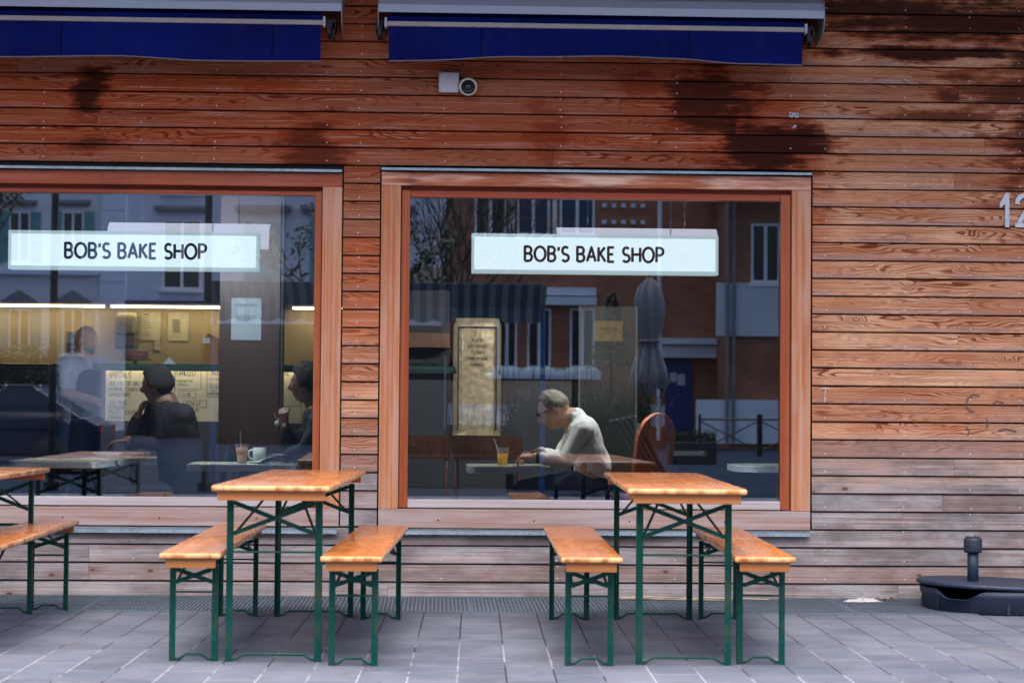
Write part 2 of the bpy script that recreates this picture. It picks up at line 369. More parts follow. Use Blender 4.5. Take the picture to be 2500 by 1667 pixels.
M['head_red'] = trim_wood('red_stained_pine_head', 'x', (.30, .045, .014), (.38, .085, .03), (.12, .014, .006), .12, (.55, .30, .2), .5, 1.0, seed=2)
M['jamb'] = trim_wood('larch_jamb', 'z', (.46, .135, .040), (.60, .29, .155), (.20, .038, .010), .55, (.56, .36, .29), .35, .5, seed=3)
M['sash'] = trim_wood('red_sash_wood', 'z', (.34, .065, .02), (.42, .125, .045), (.14, .02, .008), 0, stain=.4, gloss=.35, seed=4)
M['sash_h'] = trim_wood('red_sash_rail', 'x', (.30, .04, .013), (.38, .075, .025), (.13, .014, .006), 0, stain=.5, gloss=.35, seed=5)
M['sill'] = trim_wood('bleached_sill_wood', 'x', (.34, .19, .15), (.44, .31, .28), (.16, .07, .05), .6, (.46, .40, .41), .35, .8, seed=6)
M['rail_pale'] = trim_wood('silvered_bottom_rail', 'x', (.42, .34, .34), (.52, .46, .48), (.26, .18, .16), .4, (.56, .53, .57), .3, .8, seed=7)
M['zinc'] = simple('zinc_flashing', (.24, .30, .36), .5, .45, .3, 60, .1)
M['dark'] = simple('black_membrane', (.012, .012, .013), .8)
M['nail'] = simple('steel_nail', (.60, .61, .63), .35, .5)
M['alu'] = simple('white_aluminium', (.33, .37, .49), .4, .25, .06, 20, 0)
M['alu_dark'] = simple('awning_end_plate', (.30, .30, .33), .45, .3, .1, 20)
M['bar_white'] = simple('awning_front_bar', (.34, .32, .33), .5, .1, .12, 60)
M['mech'] = simple('black_awning_arm', (.02, .02, .024), .5, .3)
def fabric(name, c1, c2):
    g = NG(name); x, y, z = g.xyz(g.co())
    wv = g.math('MULTIPLY', g.math('ADD', g.math('SINE', g.math('MULTIPLY', x, 1900.0)), g.math('SINE', g.math('MULTIPLY', z, 1900.0))), .25)
    n = g.noise(g.comb(g.math('MULTIPLY', x, 1.4), 0.0, g.math('MULTIPLY', z, 3.0)), 1, 3)
    seam = g.math('LESS_THAN', g.math('ABSOLUTE', g.math('SUBTRACT', g.math('FRACT', g.math('DIVIDE', g.math('ADD', x, .37), 1.20)), .5)), .005)
    dirt = g.noise(g.comb(g.math('MULTIPLY', x, 9.0), 0.0, g.math('MULTIPLY', z, 2.2)), 1, 5, .7)
    cc = g.mix(g.ss(n, .3, .7), c1, c2); cc = g.mix(g.math('MULTIPLY', seam, .7), cc, tuple(v*.3 for v in c1)); cc = g.mix(g.math('MULTIPLY', g.ss(dirt, .5, .75), .16), cc, (.05, .055, .08))
    g.base(cc, .85, 0, .15); g.bump(wv, .08, .001); return g.m
M['blue'] = fabric('blue_awning_fabric', (.0008, .0045, .085), (.0015, .009, .145))
M['hem'] = simple('pale_hem_tape', (.20, .17, .21), .8)
M['blackwire'] = simple('black_plastic', (.015, .016, .02), .45)
M['plastic'] = simple('white_plastic', (.46, .48, .56), .45, 0, .05, 25)
M['camlens'] = simple('dark_lens', (.01, .012, .016), .08, 0, .1, 10, spec=.8)
M['numw'] = simple('grey_white_number', (.55, .58, .66), .45, 0, .04, 20)
def table_wood():
    g = NG('varnished_orange_plywood'); c = g.co(); x, y, z = g.xyz(c); oi = g.n('ObjectInfo').outputs['Random']
    o10 = g.math('MULTIPLY', oi, 40.0)
    gr = g.noise(g.comb(g.math('ADD', g.math('MULTIPLY', x, 34.0), o10), g.math('MULTIPLY', y, 1.4), z), 1.0, 3, .6, .6)
    fine = g.noise(g.comb(g.math('MULTIPLY', x, 260.0), g.math('MULTIPLY', y, 8.0), z), 1.0, 2)
    blot = g.noise(g.comb(g.math('ADD', g.math('MULTIPLY', x, 5.0), o10), g.math('MULTIPLY', y, 2.2), z), 1.0, 4, .65)
    col = g.mix(g.ss(gr, .35, .68), (.36, .115, .028), (.45, .165, .045))
    col = g.mix(g.math('MULTIPLY', g.ss(fine, .5, .75), .25), col, (.30, .08, .015))
    # worn varnish: pale bare wood on the rounded edge and in scratches
    e = g.n('NewGeometry').outputs['Normal']; nx, ny, nz = g.xyz(e)
    side = g.math('SUBTRACT', 1.0, g.ss(g.math('ABSOLUTE', nz), .2, .93))
    side = g.math('MULTIPLY', side, g.ss(g.noise(g.comb(g.math('MULTIPLY', x, 14.0), g.math('MULTIPLY', y, 9.0), g.math('ADD', z, o10)), 1.0, 3), .36, .58))
    col = g.mix(g.math('MULTIPLY', side, .75), col, (.78, .50, .24))
    sc1 = g.n('TexVoronoi'); sc1.feature = 'DISTANCE_TO_EDGE'; g.put(sc1.inputs['Vector'], g.comb(g.math('ADD', g.math('MULTIPLY', x, 7.0), g.math('MULTIPLY', blot, 2.0)), g.math('ADD', g.math('MULTIPLY', y, 2.0), o10), 0.0)); sc1.inputs['Scale'].default_value = 1.0
    scr = g.math('MULTIPLY', g.math('SUBTRACT', 1.0, g.ss(sc1.outputs[0], .004, .02)), g.ss(blot, .52, .68))
    flk = g.math('MULTIPLY', g.ss(g.noise(c, 70, 3), .68, .75), g.ss(blot, .52, .66))
    col = g.mix(g.math('MULTIPLY', g.math('MAXIMUM', scr, flk), .6), col, (.66, .42, .22))
    g.base(col, g.math('ADD', .20, g.math('MULTIPLY', g.math('MAXIMUM', side, g.ss(blot, .4, .7)), .15)), 0, .3, .25, .08)
    g.bump(g.noise(g.comb(g.math('MULTIPLY', x, 60.0), g.math('MULTIPLY', y, 3.0), z), 1.0, 2), .05, .0006); return g.m
M['table'] = table_wood()
M['apron'] = trim_wood('orange_pine_apron', 'x', (.46, .155, .045), (.55, .21, .07), (.26, .07, .015), 0, stain=.45, gloss=.35, seed=8)
M['green'] = simple('green_enamel', (.001, .052, .040), .45, 0, .25, 45, .15, .2, 0, ((.10, .055, .030), .38))
M['base_pl'] = simple('blue_black_plastic', (.016, .027, .060), .55, 0, .2, 30, .1)
M['base_pole'] = simple('teal_painted_steel', (.008, .026, .052), .5, .1, .2, 30)
def pavers():
    g = NG('grey_stone_pavers'); x, y, z = g.xyz(g.co())
    a = radians(1.1); rx = g.math('SUBTRACT', g.math('MULTIPLY', x, cos(a)), g.math('MULTIPLY', y, sin(a))); ry = g.math('ADD', g.math('MULTIPLY', y, cos(a)), g.math('MULTIPLY', x, sin(a)))
    br = g.n('TexBrick'); br.offset = .5; br.offset_frequency = 2; g.put(br.inputs['Vector'], g.comb(g.math('ADD', ry, 3.30), g.math('ADD', rx, .047), 0.0))
    br.inputs['Scale'].default_value = 1.0; br.inputs['Brick Width'].default_value = .50; br.inputs['Row Height'].default_value = .2025
    br.inputs['Mortar Size'].default_value = .0045; br.inputs['Mortar Smooth'].default_value = .25
    br.inputs['Color1'].default_value = (.0, 0, 0, 1); br.inputs['Color2'].default_value = (1, 1, 1, 1); br.inputs['Mortar'].default_value = (.5, .5, .5, 1)
    t = g.xyz(br.outputs['Color'])[0]; mort = br.outputs['Fac']
    n1 = g.noise(g.comb(x, y, 0.0), 3.0, 5, .6); n2 = g.noise(g.comb(x, y, 0.0), 90.0, 3, .6); n3 = g.noise(g.comb(g.math('MULTIPLY', x, 5.0), g.math('MULTIPLY', y, 14.0), 0.0), 1.0, 4, .6)
    col = g.mix(t, (.068, .083, .120), (.106, .123, .165))
    col = g.mix(g.ss(n1, .35, .7), col, g.mix(.5, col, (.16, .17, .215)))
    col = g.mix(g.math('MULTIPLY', g.ss(n3, .5, .72), .35), col, (.15, .135, .15))
    col = g.mix(g.math('MULTIPLY', g.ss(n2, .5, .7), .25), col, (.21, .215, .26))
    vs_ = g.n('TexVoronoi'); g.put(vs_.inputs['Vector'], g.comb(x, y, 0.0)); vs_.inputs['Scale'].default_value = 9.0
    spot = g.math('MULTIPLY', g.math('SUBTRACT', 1.0, g.ss(vs_.outputs['Distance'], .05, .16)), g.ss(g.xyz(vs_.outputs['Color'])[1], .72, .8))
    col = g.mix(g.math('MULTIPLY', spot, .55), col, (.06, .055, .06))
    n5 = g.noise(g.comb(x, y, 4.0), 1.6, 5, .7); col = g.mix(g.math('MULTIPLY', g.ss(n5, .52, .64), .45), col, (.085, .08, .09))
    wh = g.math('MULTIPLY', g.ss(g.noise(g.comb(g.math('MULTIPLY', x, 1.3), g.math('MULTIPLY', y, 1.5), 0.0), 1.0, 4, .7), .42, .56), g.math('SUBTRACT', 1.0, g.ss(y, -2.9, -1.6)))
    jc = g.mix(wh, (.030, .027, .034), (.27, .27, .32))
    col = g.mix(g.math('MULTIPLY', mort, .9), col, jc)
    g.base(col, g.math('ADD', .7, g.math('MULTIPLY', n2, .25)), 0, .08)
    g.bump(g.math('ADD', g.math('MULTIPLY', n2, .35), g.math('MULTIPLY', mort, -.8)), .35, .005); return g.m
M['pave'] = pavers()
M['grate'] = simple('galvanised_grating', (.11, .145, .19), .6, .15, .2, 40)
M['asphalt'] = simple('street_asphalt', (.022, .030, .052), .95, 0, .25, 8, .2, 0.0)
def glass_pane():
    g = NG('window_glass'); t = g.t; t.nodes.remove(g.b)
    tr = g.n('BsdfTransparent'); tr.inputs[0].default_value = (.96, .97, .975, 1)
    gl = g.n('BsdfGlossy'); gl.inputs['Roughness'].default_value = 0.0; gl.inputs[0].default_value = (.82, .92, 1.0, 1)
    fr = g.n('Fresnel'); fr.inputs['IOR'].default_value = 2.5
    mx = g.n('MixShader'); t.links.new(fr.outputs[0], mx.inputs[0]); t.links.new(tr.outputs[0], mx.inputs[1]); t.links.new(gl.outputs[0], mx.inputs[2])
    t.links.new(mx.outputs[0], g.o.inputs[0]); return g.m
M['glass'] = glass_pane()
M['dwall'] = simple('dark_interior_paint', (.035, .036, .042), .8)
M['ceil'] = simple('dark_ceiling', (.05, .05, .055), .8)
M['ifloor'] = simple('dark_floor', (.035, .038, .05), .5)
M['roofm'] = simple('roof_bitumen', (.06, .06, .065), .8)
# ---------------------------------------------------------------- ground (structure)
mb = MB(); mb.box((-14, -13.5, -.3), (14, 0, 0)); tag(mb.build('pavement', M['pave']), kind='structure')
mb = MB(); mb.box((-150, -160, -.5), (150, 60, -.012)); tag(mb.build('road', M['asphalt']), kind='structure')
# ---------------------------------------------------------------- shop building
shop = thing('shop_building', 'bakery building clad in weathered reddish brown horizontal boards with two big windows', 'building')
Z0, PD, PU, YB = 2.526, .1058, .1045, 0.0
ROWS = [(Z0-PD*(k+1), Z0-PD*k) for k in range(23)]+[(.004, Z0-PD*23)]
ROWS += [(Z0+PU*k, Z0+PU*(k+1)) for k in range(0, 62)]
XL, XR = -6.0, 7.0
WIN = [(-4.2, -.572), (-.342, 2.195)]
WZ0, WZ1 = .40, 2.53
NAILX = [-5.2, -4.4, -3.4, -2.32, -1.75, -1.32, -.672, -.477, .025, .708, 1.392, 2.074, 2.282, 2.754, 3.144, 3.442, 4.1, 4.8, 5.5, 6.3]
rb = random.Random(3)
FIX = {}   # board end joints seen in the photo: z -> x
for u, v in ((600, 248), (864, 210), (1795, 295), (2156, 270), (2412, 238), (1592, 345), (27, 330), (218, 1335), (2300, 1250)):
    p = P(u, v, 0); FIX.setdefault(round(p.z, 2), p.x)
mb = MB(); at2 = []
def board(x0, x1, z0, z1):
    r = rb.uniform(.02, 1); lo = z0+.0035; hi = z1-.0045; y0 = -.014+rb.uniform(-.0015, .0015); y1 = -.004; mb.attr = r
    n = max(1, int((x1-x0)/.5)); xs = [x0+.0008+(x1-x0-.0016)*i/n for i in range(n+1)]
    prof = [(.020, lo), (y0+.002, lo), (y0, lo+.003), ((y0+y1)/2, (lo+hi)/2), (y1, hi-.002), (y1+.003, hi), (.020, hi)]
    vs = [(x, a, b) for x in xs for a, b in prof]; m = len(prof); fs = []
    for i in range(n): fs += [(i*m+j, (i+1)*m+j, (i+1)*m+j+1, i*m+j+1) for j in range(m-1)]
    mb.add(vs, fs)
for ri, (z0, z1) in enumerate(ROWS):
    zc = (z0+z1)/2
    segs = [(XL, XR)]
    if WZ0 < zc < Z0: segs = [(XL, WIN[0][0]-.01), (WIN[0][1]+.008, WIN[1][0]-.008), (WIN[1][1]+.009, XR)]
    fx = [x for z, x in FIX.items() if abs(z-zc) < .05]
    for a, b in segs:
        cuts = [a]; x = a+rb.uniform(.8, 4.2)
        while x < b-.5:
            cuts.append(x); x += rb.choice((3.0, 3.6, 4.0, 4.5))
        if fx and a < fx[0] < b: cuts = [c for c in cuts if abs(c-fx[0]) > 1.6 or c == a]+[fx[0]]; cuts.sort()
        cuts.append(b)
        for c0, c1 in zip(cuts, cuts[1:]): board(c0, c1, z0, z1)
nb = len(mb.f)
mb.attr = .5; mb.cur = 1; mb.smooth = True
for ri, (z0, z1) in enumerate(ROWS):
    if z1 > 4.2 or z0 < .05: continue
    for nx in NAILX:
        xx = nx+rb.uniform(-.006, .006)-.006*(2-z0 if nx < 0 else 0)
        if WZ0 < (z0+z1)/2 < Z0 and (WIN[0][0]-.02 < nx < WIN[0][1]+.02 or WIN[1][0]-.02 < nx < WIN[1][1]+.02): continue
        if z0 > 2.6 and rb.random() < .06: continue
        zz = z0+.026+rb.uniform(-.004, .004)
        for q in ([zz] if rb.random() > .14 else [zz, z1-.012]):
            yy = -.0135+.010*(q-z0)/(z1-z0)
            mb.add([(xx+.0042*cos(t*pi/4), yy-.001, q+.0042*sin(t*pi/4)) for t in range(8)]+[(xx, yy-.0040, q)], [(t, (t+1) % 8, 8) for t in range(8)])
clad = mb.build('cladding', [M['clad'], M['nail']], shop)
# second attribute: height within the board (0 = lower edge)
me = clad.data; at = me.attributes.new('rnd2', 'FLOAT', 'POINT'); vals = []
for v in me.vertices:
    z = v.co.z
    if z > Z0: vals.append(((z-Z0) % PU)/PU)
    else: vals.append(1-((Z0-z) % PD)/PD if Z0-z > 1e-4 else 0)
at.data.foreach_set('value', vals)
# wall core with the two openings, inner lining, floor, ceiling, roof
mb = MB()
for a, b, c, d in ((XL, WIN[0][0], 0, 9), (WIN[0][1]+.004, WIN[1][0]-.004, 0, 9), (WIN[1][1]+.004, XR, 0, 9), (WIN[0][0], WIN[0][1]+.004, 0, .39), (WIN[0][0], WIN[0][1]+.004, 2.50, 9), (WIN[1][0]-.004, WIN[1][1]+.004, 0, .39), (WIN[1][0]-.004, WIN[1][1]+.004, 2.505, 9)):
    mb.box((a, .022, c), (b, .24, d))
mb.box((XL, .24, -.05), (XL+.2, 8, 9)); mb.box((XR-.2, .24, -.05), (XR, 8, 9)); mb.box((XL+.2, 7.8, -.05), (XR-.2, 8, 9))
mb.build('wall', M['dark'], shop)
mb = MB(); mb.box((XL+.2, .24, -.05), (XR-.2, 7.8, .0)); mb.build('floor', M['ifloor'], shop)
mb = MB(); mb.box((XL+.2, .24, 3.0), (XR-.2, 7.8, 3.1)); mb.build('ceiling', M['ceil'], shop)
mb = MB(); mb.box((XL-.3, -1.5, 9), (XR+.3, 8.3, 9.3)); mb.build('roof', M['roofm'], shop)
mb = MB(); mb.box((XL, -2.0, 4.15), (XR, -.02, 4.35)); mb.build('canopy', M['roofm'], shop)  # unseen overhang, added to shade the wall towards its top
# windows
def window(x0, x1, zt, zb, label, gz1, gz0, jl, jr, sl_, sr_, head_m, hb, st):
    W_ = MB(); W_.box((x0, -.012, zt-.078 if zt > 2.48 else zt-.08), (x1, .10, zt)); 
    cas = W_.build('window_frame', head_m, shop, bev=.003); cas['label'] = label
    def part(name, m, a, b, bev=.003): return MB().box(a, b).build(name, m, cas, bev=bev)
    part('jamb', M['jamb'], (x0, -.010, st+.0015), (x0+jl, .10, hb-.0015)); part('jamb', M['jamb'], (x1-jr, -.010, st+.0015), (x1, .10, hb-.0015))
    part('sill_board', M['sill'], (x0, -.014, zb), (x1, .10, st))
    # sash: top rail, stiles, pale bottom rail
    a, b = x0+jl+.004, x1-jr-.004
    part('sash_rail', M['sash_h'], (a+sl_+.001, .022, gz1), (b-sr_-.001, .075, hb-.028)); part('sash_stile', M['sash'], (a, .020, st+.008), (a+sl_, .075, hb-.026)); part('sash_stile', M['sash'], (b-sr_, .020, st+.008), (b, .075, hb-.026))
    part('bottom_rail', M['rail_pale'], (a+sl_+.001, .006, st+.008), (b-sr_-.001, .075, gz0), .005)
    part('frame_rebate', M['sash_h'], (a, .06, hb-.024), (b, .10, hb-.001), 0)
    MB().box((a+sl_-.01, .045, gz0-.01), (b-sr_+.01, .069, gz1+.01)).build('pane', M['glass'], cas)
    # screws in the sill
    xx = x0+.35
    while xx < x1:
        s = MB(); s.smooth = True; s.sphere((xx, -.014, zb+.045), (.005, .002, .005), 8, 6); s.build('screw', M['dark'], cas); xx += .56
    return cas
w1 = window(-4.2, -.572, 2.476, .412, 'left window frame', 2.348, .577, .114, .114, .044, .042, M['head_red'], 2.398, .518)
w2 = window(-.342, 2.195, 2.489, .407, 'right window frame with bleached head board', 2.346, .573, .114, .112, .050, .058, M['head'], 2.411, .516)
for cas, x0, x1, zt, zb in ((w1, -4.2, -.574, 2.478, .396), (w2, -.342, 2.195, 2.494, .395)):
    f = MB(); f.prism([(.02, zt+.024), (-.045, zt+.017), (-.048, zt+.002), (-.044, zt+.002), (-.040, zt+.013), (.02, zt+.018)], x0, x1); f.build('flashing', M['zinc'], cas)
    f = MB(); f.prism([(.02, zb+.006), (-.050, zb-.004), (-.052, zb-.024), (-.047, zb-.024), (-.046, zb-.010), (.02, zb)], x0-.004, x1-.006); f.build('flashing', M['zinc'], cas)
# house number 12
d = MB()
h = .203; zb_ = 2.204
d.prism([(3.351, zb_), (3.351, zb_+.138), (3.320, zb_+.112), (3.319, zb_+.140), (3.354, zb_+h), (3.376, zb_+h), (3.376, zb_)], -.026, -.016, 'y')
d.build('house_number', M['numw'], shop)
out = [(3.442+.0, zb_), (3.442, zb_+.028)]
L2 = [(3.450, zb_+.140)]+[(3.500+.042*cos(radians(a)), zb_+.150+.040*sin(radians(a))) for a in (180, 150, 120, 90, 60, 30, 0, -30)]+[(3.470, zb_+.045), (3.458, zb_+.013)]
d = MB()
def thick(mb, pts, t, y0, y1):
    n = len(pts); L = []; R = []
    for i, p in enumerate(pts):
        a = pts[max(i-1, 0)]; b = pts[min(i+1, n-1)]; dx, dz = b[0]-a[0], b[1]-a[1]; l = sqrt(dx*dx+dz*dz)
        L.append((p[0]-dz/l*t/2, p[1]+dx/l*t/2)); R.append((p[0]+dz/l*t/2, p[1]-dx/l*t/2))
    for i in range(n-1): mb.prism([L[i], L[i+1], R[i+1], R[i]], y0, y1, 'y')
thick(d, [(3.424, zb_+.138), (3.426, zb_+.160), (3.440, zb_+.180), (3.462, zb_+.190), (3.486, zb_+.184), (3.500, zb_+.165), (3.500, zb_+.142), (3.486, zb_+.112), (3.460, zb_+.070), (3.434, zb_+.026)], .027, -.026, -.016)
d.box((3.411, -.0262, zb_), (3.518, -.0158, zb_+.026))
d.build('house_number', M['numw'], shop)
# chalk letter T and faint scrawls on the boards
chalk = simple('white_chalk', (.62, .60, .58), .9); soot = simple('faded_marker', (.13, .075, .065), .9)
d = MB(); rj = random.Random(5)
T_ = [[(2.258+.051*i/7, 1.240+rj.uniform(-.002, .002)) for i in range(8)], [(2.281+rj.uniform(-.003, .003), 1.246-.086*i/9) for i in range(10)]]
ribbons(d, T_, .0055, lambda a, b, e: (a, -.0155-e, b)); d.build('chalk_mark', chalk, shop)
d = MB()
S_ = [[(3.20, 1.205), (3.165, 1.215), (3.13, 1.19), (3.118, 1.15), (3.14, 1.118), (3.17, 1.112)], [(3.27, 1.15), (3.30, 1.175), (3.34, 1.165), (3.345, 1.14)], [(3.12, 1.02), (3.14, 1.0), (3.13, .97)], [(3.24, 1.07), (3.25, 1.04), (3.24, 1.01)], [(3.31, 1.0), (3.36, 1.012), (3.42, .995)]]

for s_ in S_:
    d = MB(); ribbons(d, [s_], .0075, lambda a, b, e: (a, -.0155-e, b)); d.build('marker_scrawl', soot, shop)
# ---------------------------------------------------------------- drain gratings along the wall
gp = []
for i in range(-4, 6):
    x0 = .20+1.05*i; gp.append((x0, x0+1.046))
r0 = None
for i, (a, b) in enumerate(gp):
    if r0 is None:
        m = MB(); L_ = b-a
        m.box((0, -.85, -.004), (L_, -.835, .0075)); m.box((0, -.028, -.004), (L_, -.012, .0075)); m.box((0, -.835, -.004), (.008, -.028, .0075)); m.box((L_-.008, -.835, -.004), (L_, -.028, .0075))
        k = 0; xx = .014
        while xx < L_-.012: m.box((xx, -.835, .0022), (xx+.0105, -.028, .0065)); xx += .0225
        for yy in (-.22, -.43, -.64): m.box((.008, yy, .001), (L_-.008, yy+.006, .0062))
        r0 = thing('drain_grating', '', 'grating', (a, 0, 0), 0, 'steel drain gratings along the foot of the wall'); m.build('grid', M['grate'], r0)
        MB().box((.004, -.84, .0008), (L_-.004, -.02, .0016)).build('channel', simple('drain_shadow_plate', (.05, .06, .075), .8), r0)
        g0 = r0
    else: g0 = dup(r0, (a, 0, 0), 0, '')
    desc = {0: 'ribbed steel drain grating beyond the far left bench', 1: 'ribbed steel drain grating behind the far left bench', 2: 'ribbed steel drain grating left of the middle table, below left window', 3: 'ribbed steel drain grating behind the middle table and its benches',
            4: 'ribbed steel drain grating below the left part of the right window', 5: 'ribbed steel drain grating behind the right table, under dry twigs', 6: 'ribbed steel drain grating carrying the crumpled white paper', 7: 'ribbed steel drain grating half under the parasol base',
            8: 'ribbed steel drain grating right of the parasol base', 9: 'ribbed steel drain grating at far right end of the wall'}[i]
    g0['label'] = desc
# ---------------------------------------------------------------- awnings
def awning(x0, x1, label, vx0, vx1, wav, rightcap=True):
    r = thing('awning', label, 'awning', (0, 0, 0), 0, 'blue awnings rolled up above the windows')
    zt, zm = 3.45, 3.375
    prof = [(0, 3.53), (-.12, 3.535), (-.22, 3.515), (-.285, 3.465), (-.30, 3.42), (-.302, zm), (-.294, zm), (-.292, 3.42), (-.275, 3.46), (-.215, 3.505), (-.12, 3.525), (0, 3.52)]
    c = MB(); c.smooth = False; c.prism(prof, x0+.004, x1-.004); c.build('cassette', M['alu'], r)
    for xx in (x0, x1-.004):
        pl = [(-.012, 3.54), (-.12, 3.545), (-.225, 3.522), (-.29, 3.472), (-.306, 3.42), (-.305, 3.36), (-.275, 3.31), (-.21, 3.277), (-.12, 3.264), (-.012, 3.26)]
        m = MB(); m.prism(pl, xx, xx+.004); m.build('end_plate', M['alu_dark'], r)
    # roll of fabric, arm and bracket inside
    m = MB(); m.smooth = True; m.cyl((vx0+.01, -.13, 3.43), (vx1-.01, -.13, 3.43), .06, n=20); m.build('fabric_roll', M['blue'], r)
    m = MB(); m.box((vx0-.02, -.255, 3.326), (vx1+.02, -.225, 3.360)); m.build('fabric_strip', M['blue'], r)
    m = MB(); m.smooth = False; m.box((vx0-.012, -.292, 3.297), (vx1+.012, -.262, 3.325), bev=.004); m.build('front_bar', M['bar_white'], r)
    for xx in (vx0-.026, vx1+.012):
        m = MB(); m.box((xx, -.296, 3.290), (xx+.014, -.235, 3.345), bev=.003); m.build('bar_cap', M['plastic'], r)
    for xx, s_ in ((vx0-.05, 1), (vx1+.05, -1)):
        m = MB(); m.box((xx-.03, -.20, 3.29), (xx+.03, -.03, 3.35)); m.cyl((xx-.02, -.12, 3.28), (xx+.02, -.12, 3.28), .035); m.box((xx-.015, -.24, 3.255), (xx+.005, -.10, 3.31)); m.box((xx+.012, -.2, 3.24), (xx+.024, -.12, 3.33)); m.build('arm_joint', M['mech'], r)
    # valance
    m = MB(); n = 60; vs = []; fs = []
    def zb(x): return wav(x)
    m.smooth = True
    for i in range(n+1):
        x = vx0+(vx1-vx0)*i/n; b = zb(x)
        for j in range(7):
            t = j/6; vs.append((x, -.276-.006*t*sin(x*2.1+.7)-.004*t*sin(x*7.3), 3.305*(1-t)+b*t))
    for i in range(n): fs += [(i*7+j, (i+1)*7+j, (i+1)*7+j+1, i*7+j+1) for j in range(6)]
    k = len(vs); vs2 = [(x, y+.0015, z) for x, y, z in vs]; m.add(vs, fs); m.add(vs2, [tuple(reversed(f)) for f in fs])
    m.build('valance', M['blue'], r, recalc=False)
    m = MB(); pts = [(vx0+(vx1-vx0)*i/n, 0, 0) for i in range(n+1)]
    m.tube([(x, -.276-.006*sin(x*2.1+.7)-.004*sin(x*7.3), zb(x)-.001) for x, _, _ in pts], .0038, 6); m.build('hem', M['hem'], r)
    return r
def lerp(pts):
    def f(x):
        for (a, za), (b, zb) in zip(pts, pts[1:]):
            if x <= b:
                t = (x-a)/(b-a); t = t*t*(3-2*t) if t > 0 else 0
                return za+(zb-za)*t
        return pts[-1][1]
    return f
awning(-5.4, -.571, 'blue awning rolled up above the left window, cut by the photo edge', -5.28, -.692, lerp([(-5.3, 3.085), (-2.5, 3.088), (-1.84, 3.105), (-1.4, 3.086), (-.69, 3.090)]))
awning(-.365, 2.218, 'blue awning rolled up above the right window', -.301, 2.092, lerp([(-.301, 3.098), (-.1, 3.104), (.45, 3.132), (1.0, 3.143), (1.35, 3.136), (1.75, 3.112), (2.092, 3.108)]))
# ---------------------------------------------------------------- things on the wall
jb = thing('junction_box', 'square white plastic junction box on the boards beside the round camera', 'electrical box', (.047, -.014, 3.017))
MB().box((-.060, -.034, -.060), (.060, .0, .060), bev=.008).build('lid', M['plastic'], jb)
gs_ = simple('grey_screw', (.2, .2, .22), .5)
for sx in (-1, 1):
    for sz in (-1, 1): MB().sphere((sx*.049, -.034, sz*.049), (.004, .001, .004), 8, 6).build('screw', gs_, jb)
sc = thing('security_camera', 'round white dome security camera with dark eye, right of the junction box', 'camera', (.160, -.014, 2.990))
m = MB(); m.smooth = True; R_ = Matrix.Translation((0, -.045, 0)) @ Matrix.Rotation(radians(90+14), 4, 'X')
m.lathe([(.0001, -.045), (.030, -.043), (.046, -.030), (.054, -.008), (.053, .012), (.049, .024), (.045, .028), (.042, .024), (.041, .010), (.0001, .008)], n=32, M=R_); m.cyl((0, 0, 0), (0, -.05, 0), .03, n=20); m.build('housing', simple('warm_white_plastic', (.66, .62, .60), .4, 0, .04), sc)
m = MB(); m.smooth = True; m.lathe([(.0415, .0245), (.0405, .021), (.0001, .0205)], n=32, M=R_); m.build('face', simple('black_camera_face', (.006, .008, .006), .35), sc)
m = MB(); m.smooth = True; m.sphere((0, 0, .021), (.020, .020, .013), 20, 12, M=R_); m.build('lens', M['camlens'], sc)
br = thing('metal_bracket', 'small white metal bracket with screw holes on the stained boards', 'bracket', (2.090, -.012, 2.855))
MB().box((-.027, -.006, -.013), (.027, 0, .013)).box((-.027, -.014, .008), (-.015, 0, .017)).box((.010, -.020, -.016), (.027, 0, -.012)).build('plate', M['plastic'], br)
m = MB()
for px, pz in ((-.016, .004), (.016, .004), (0, -.006)): m.cyl((px, -.0072, pz), (px, -.0055, pz), .0045, n=10)
m.build('hole', M['dark'], br)
hk = MB(); hk.smooth = True; hk.tube([(2.100, -.016, 2.798), (2.098, -.024, 2.788), (2.090, -.022, 2.782), (2.078, -.014, 2.779)], [.004, .008, .009, .003], 8)
tag(hk.build('torn_tape', M['plastic']), 'small torn scrap of white tape below the metal bracket', 'tape')
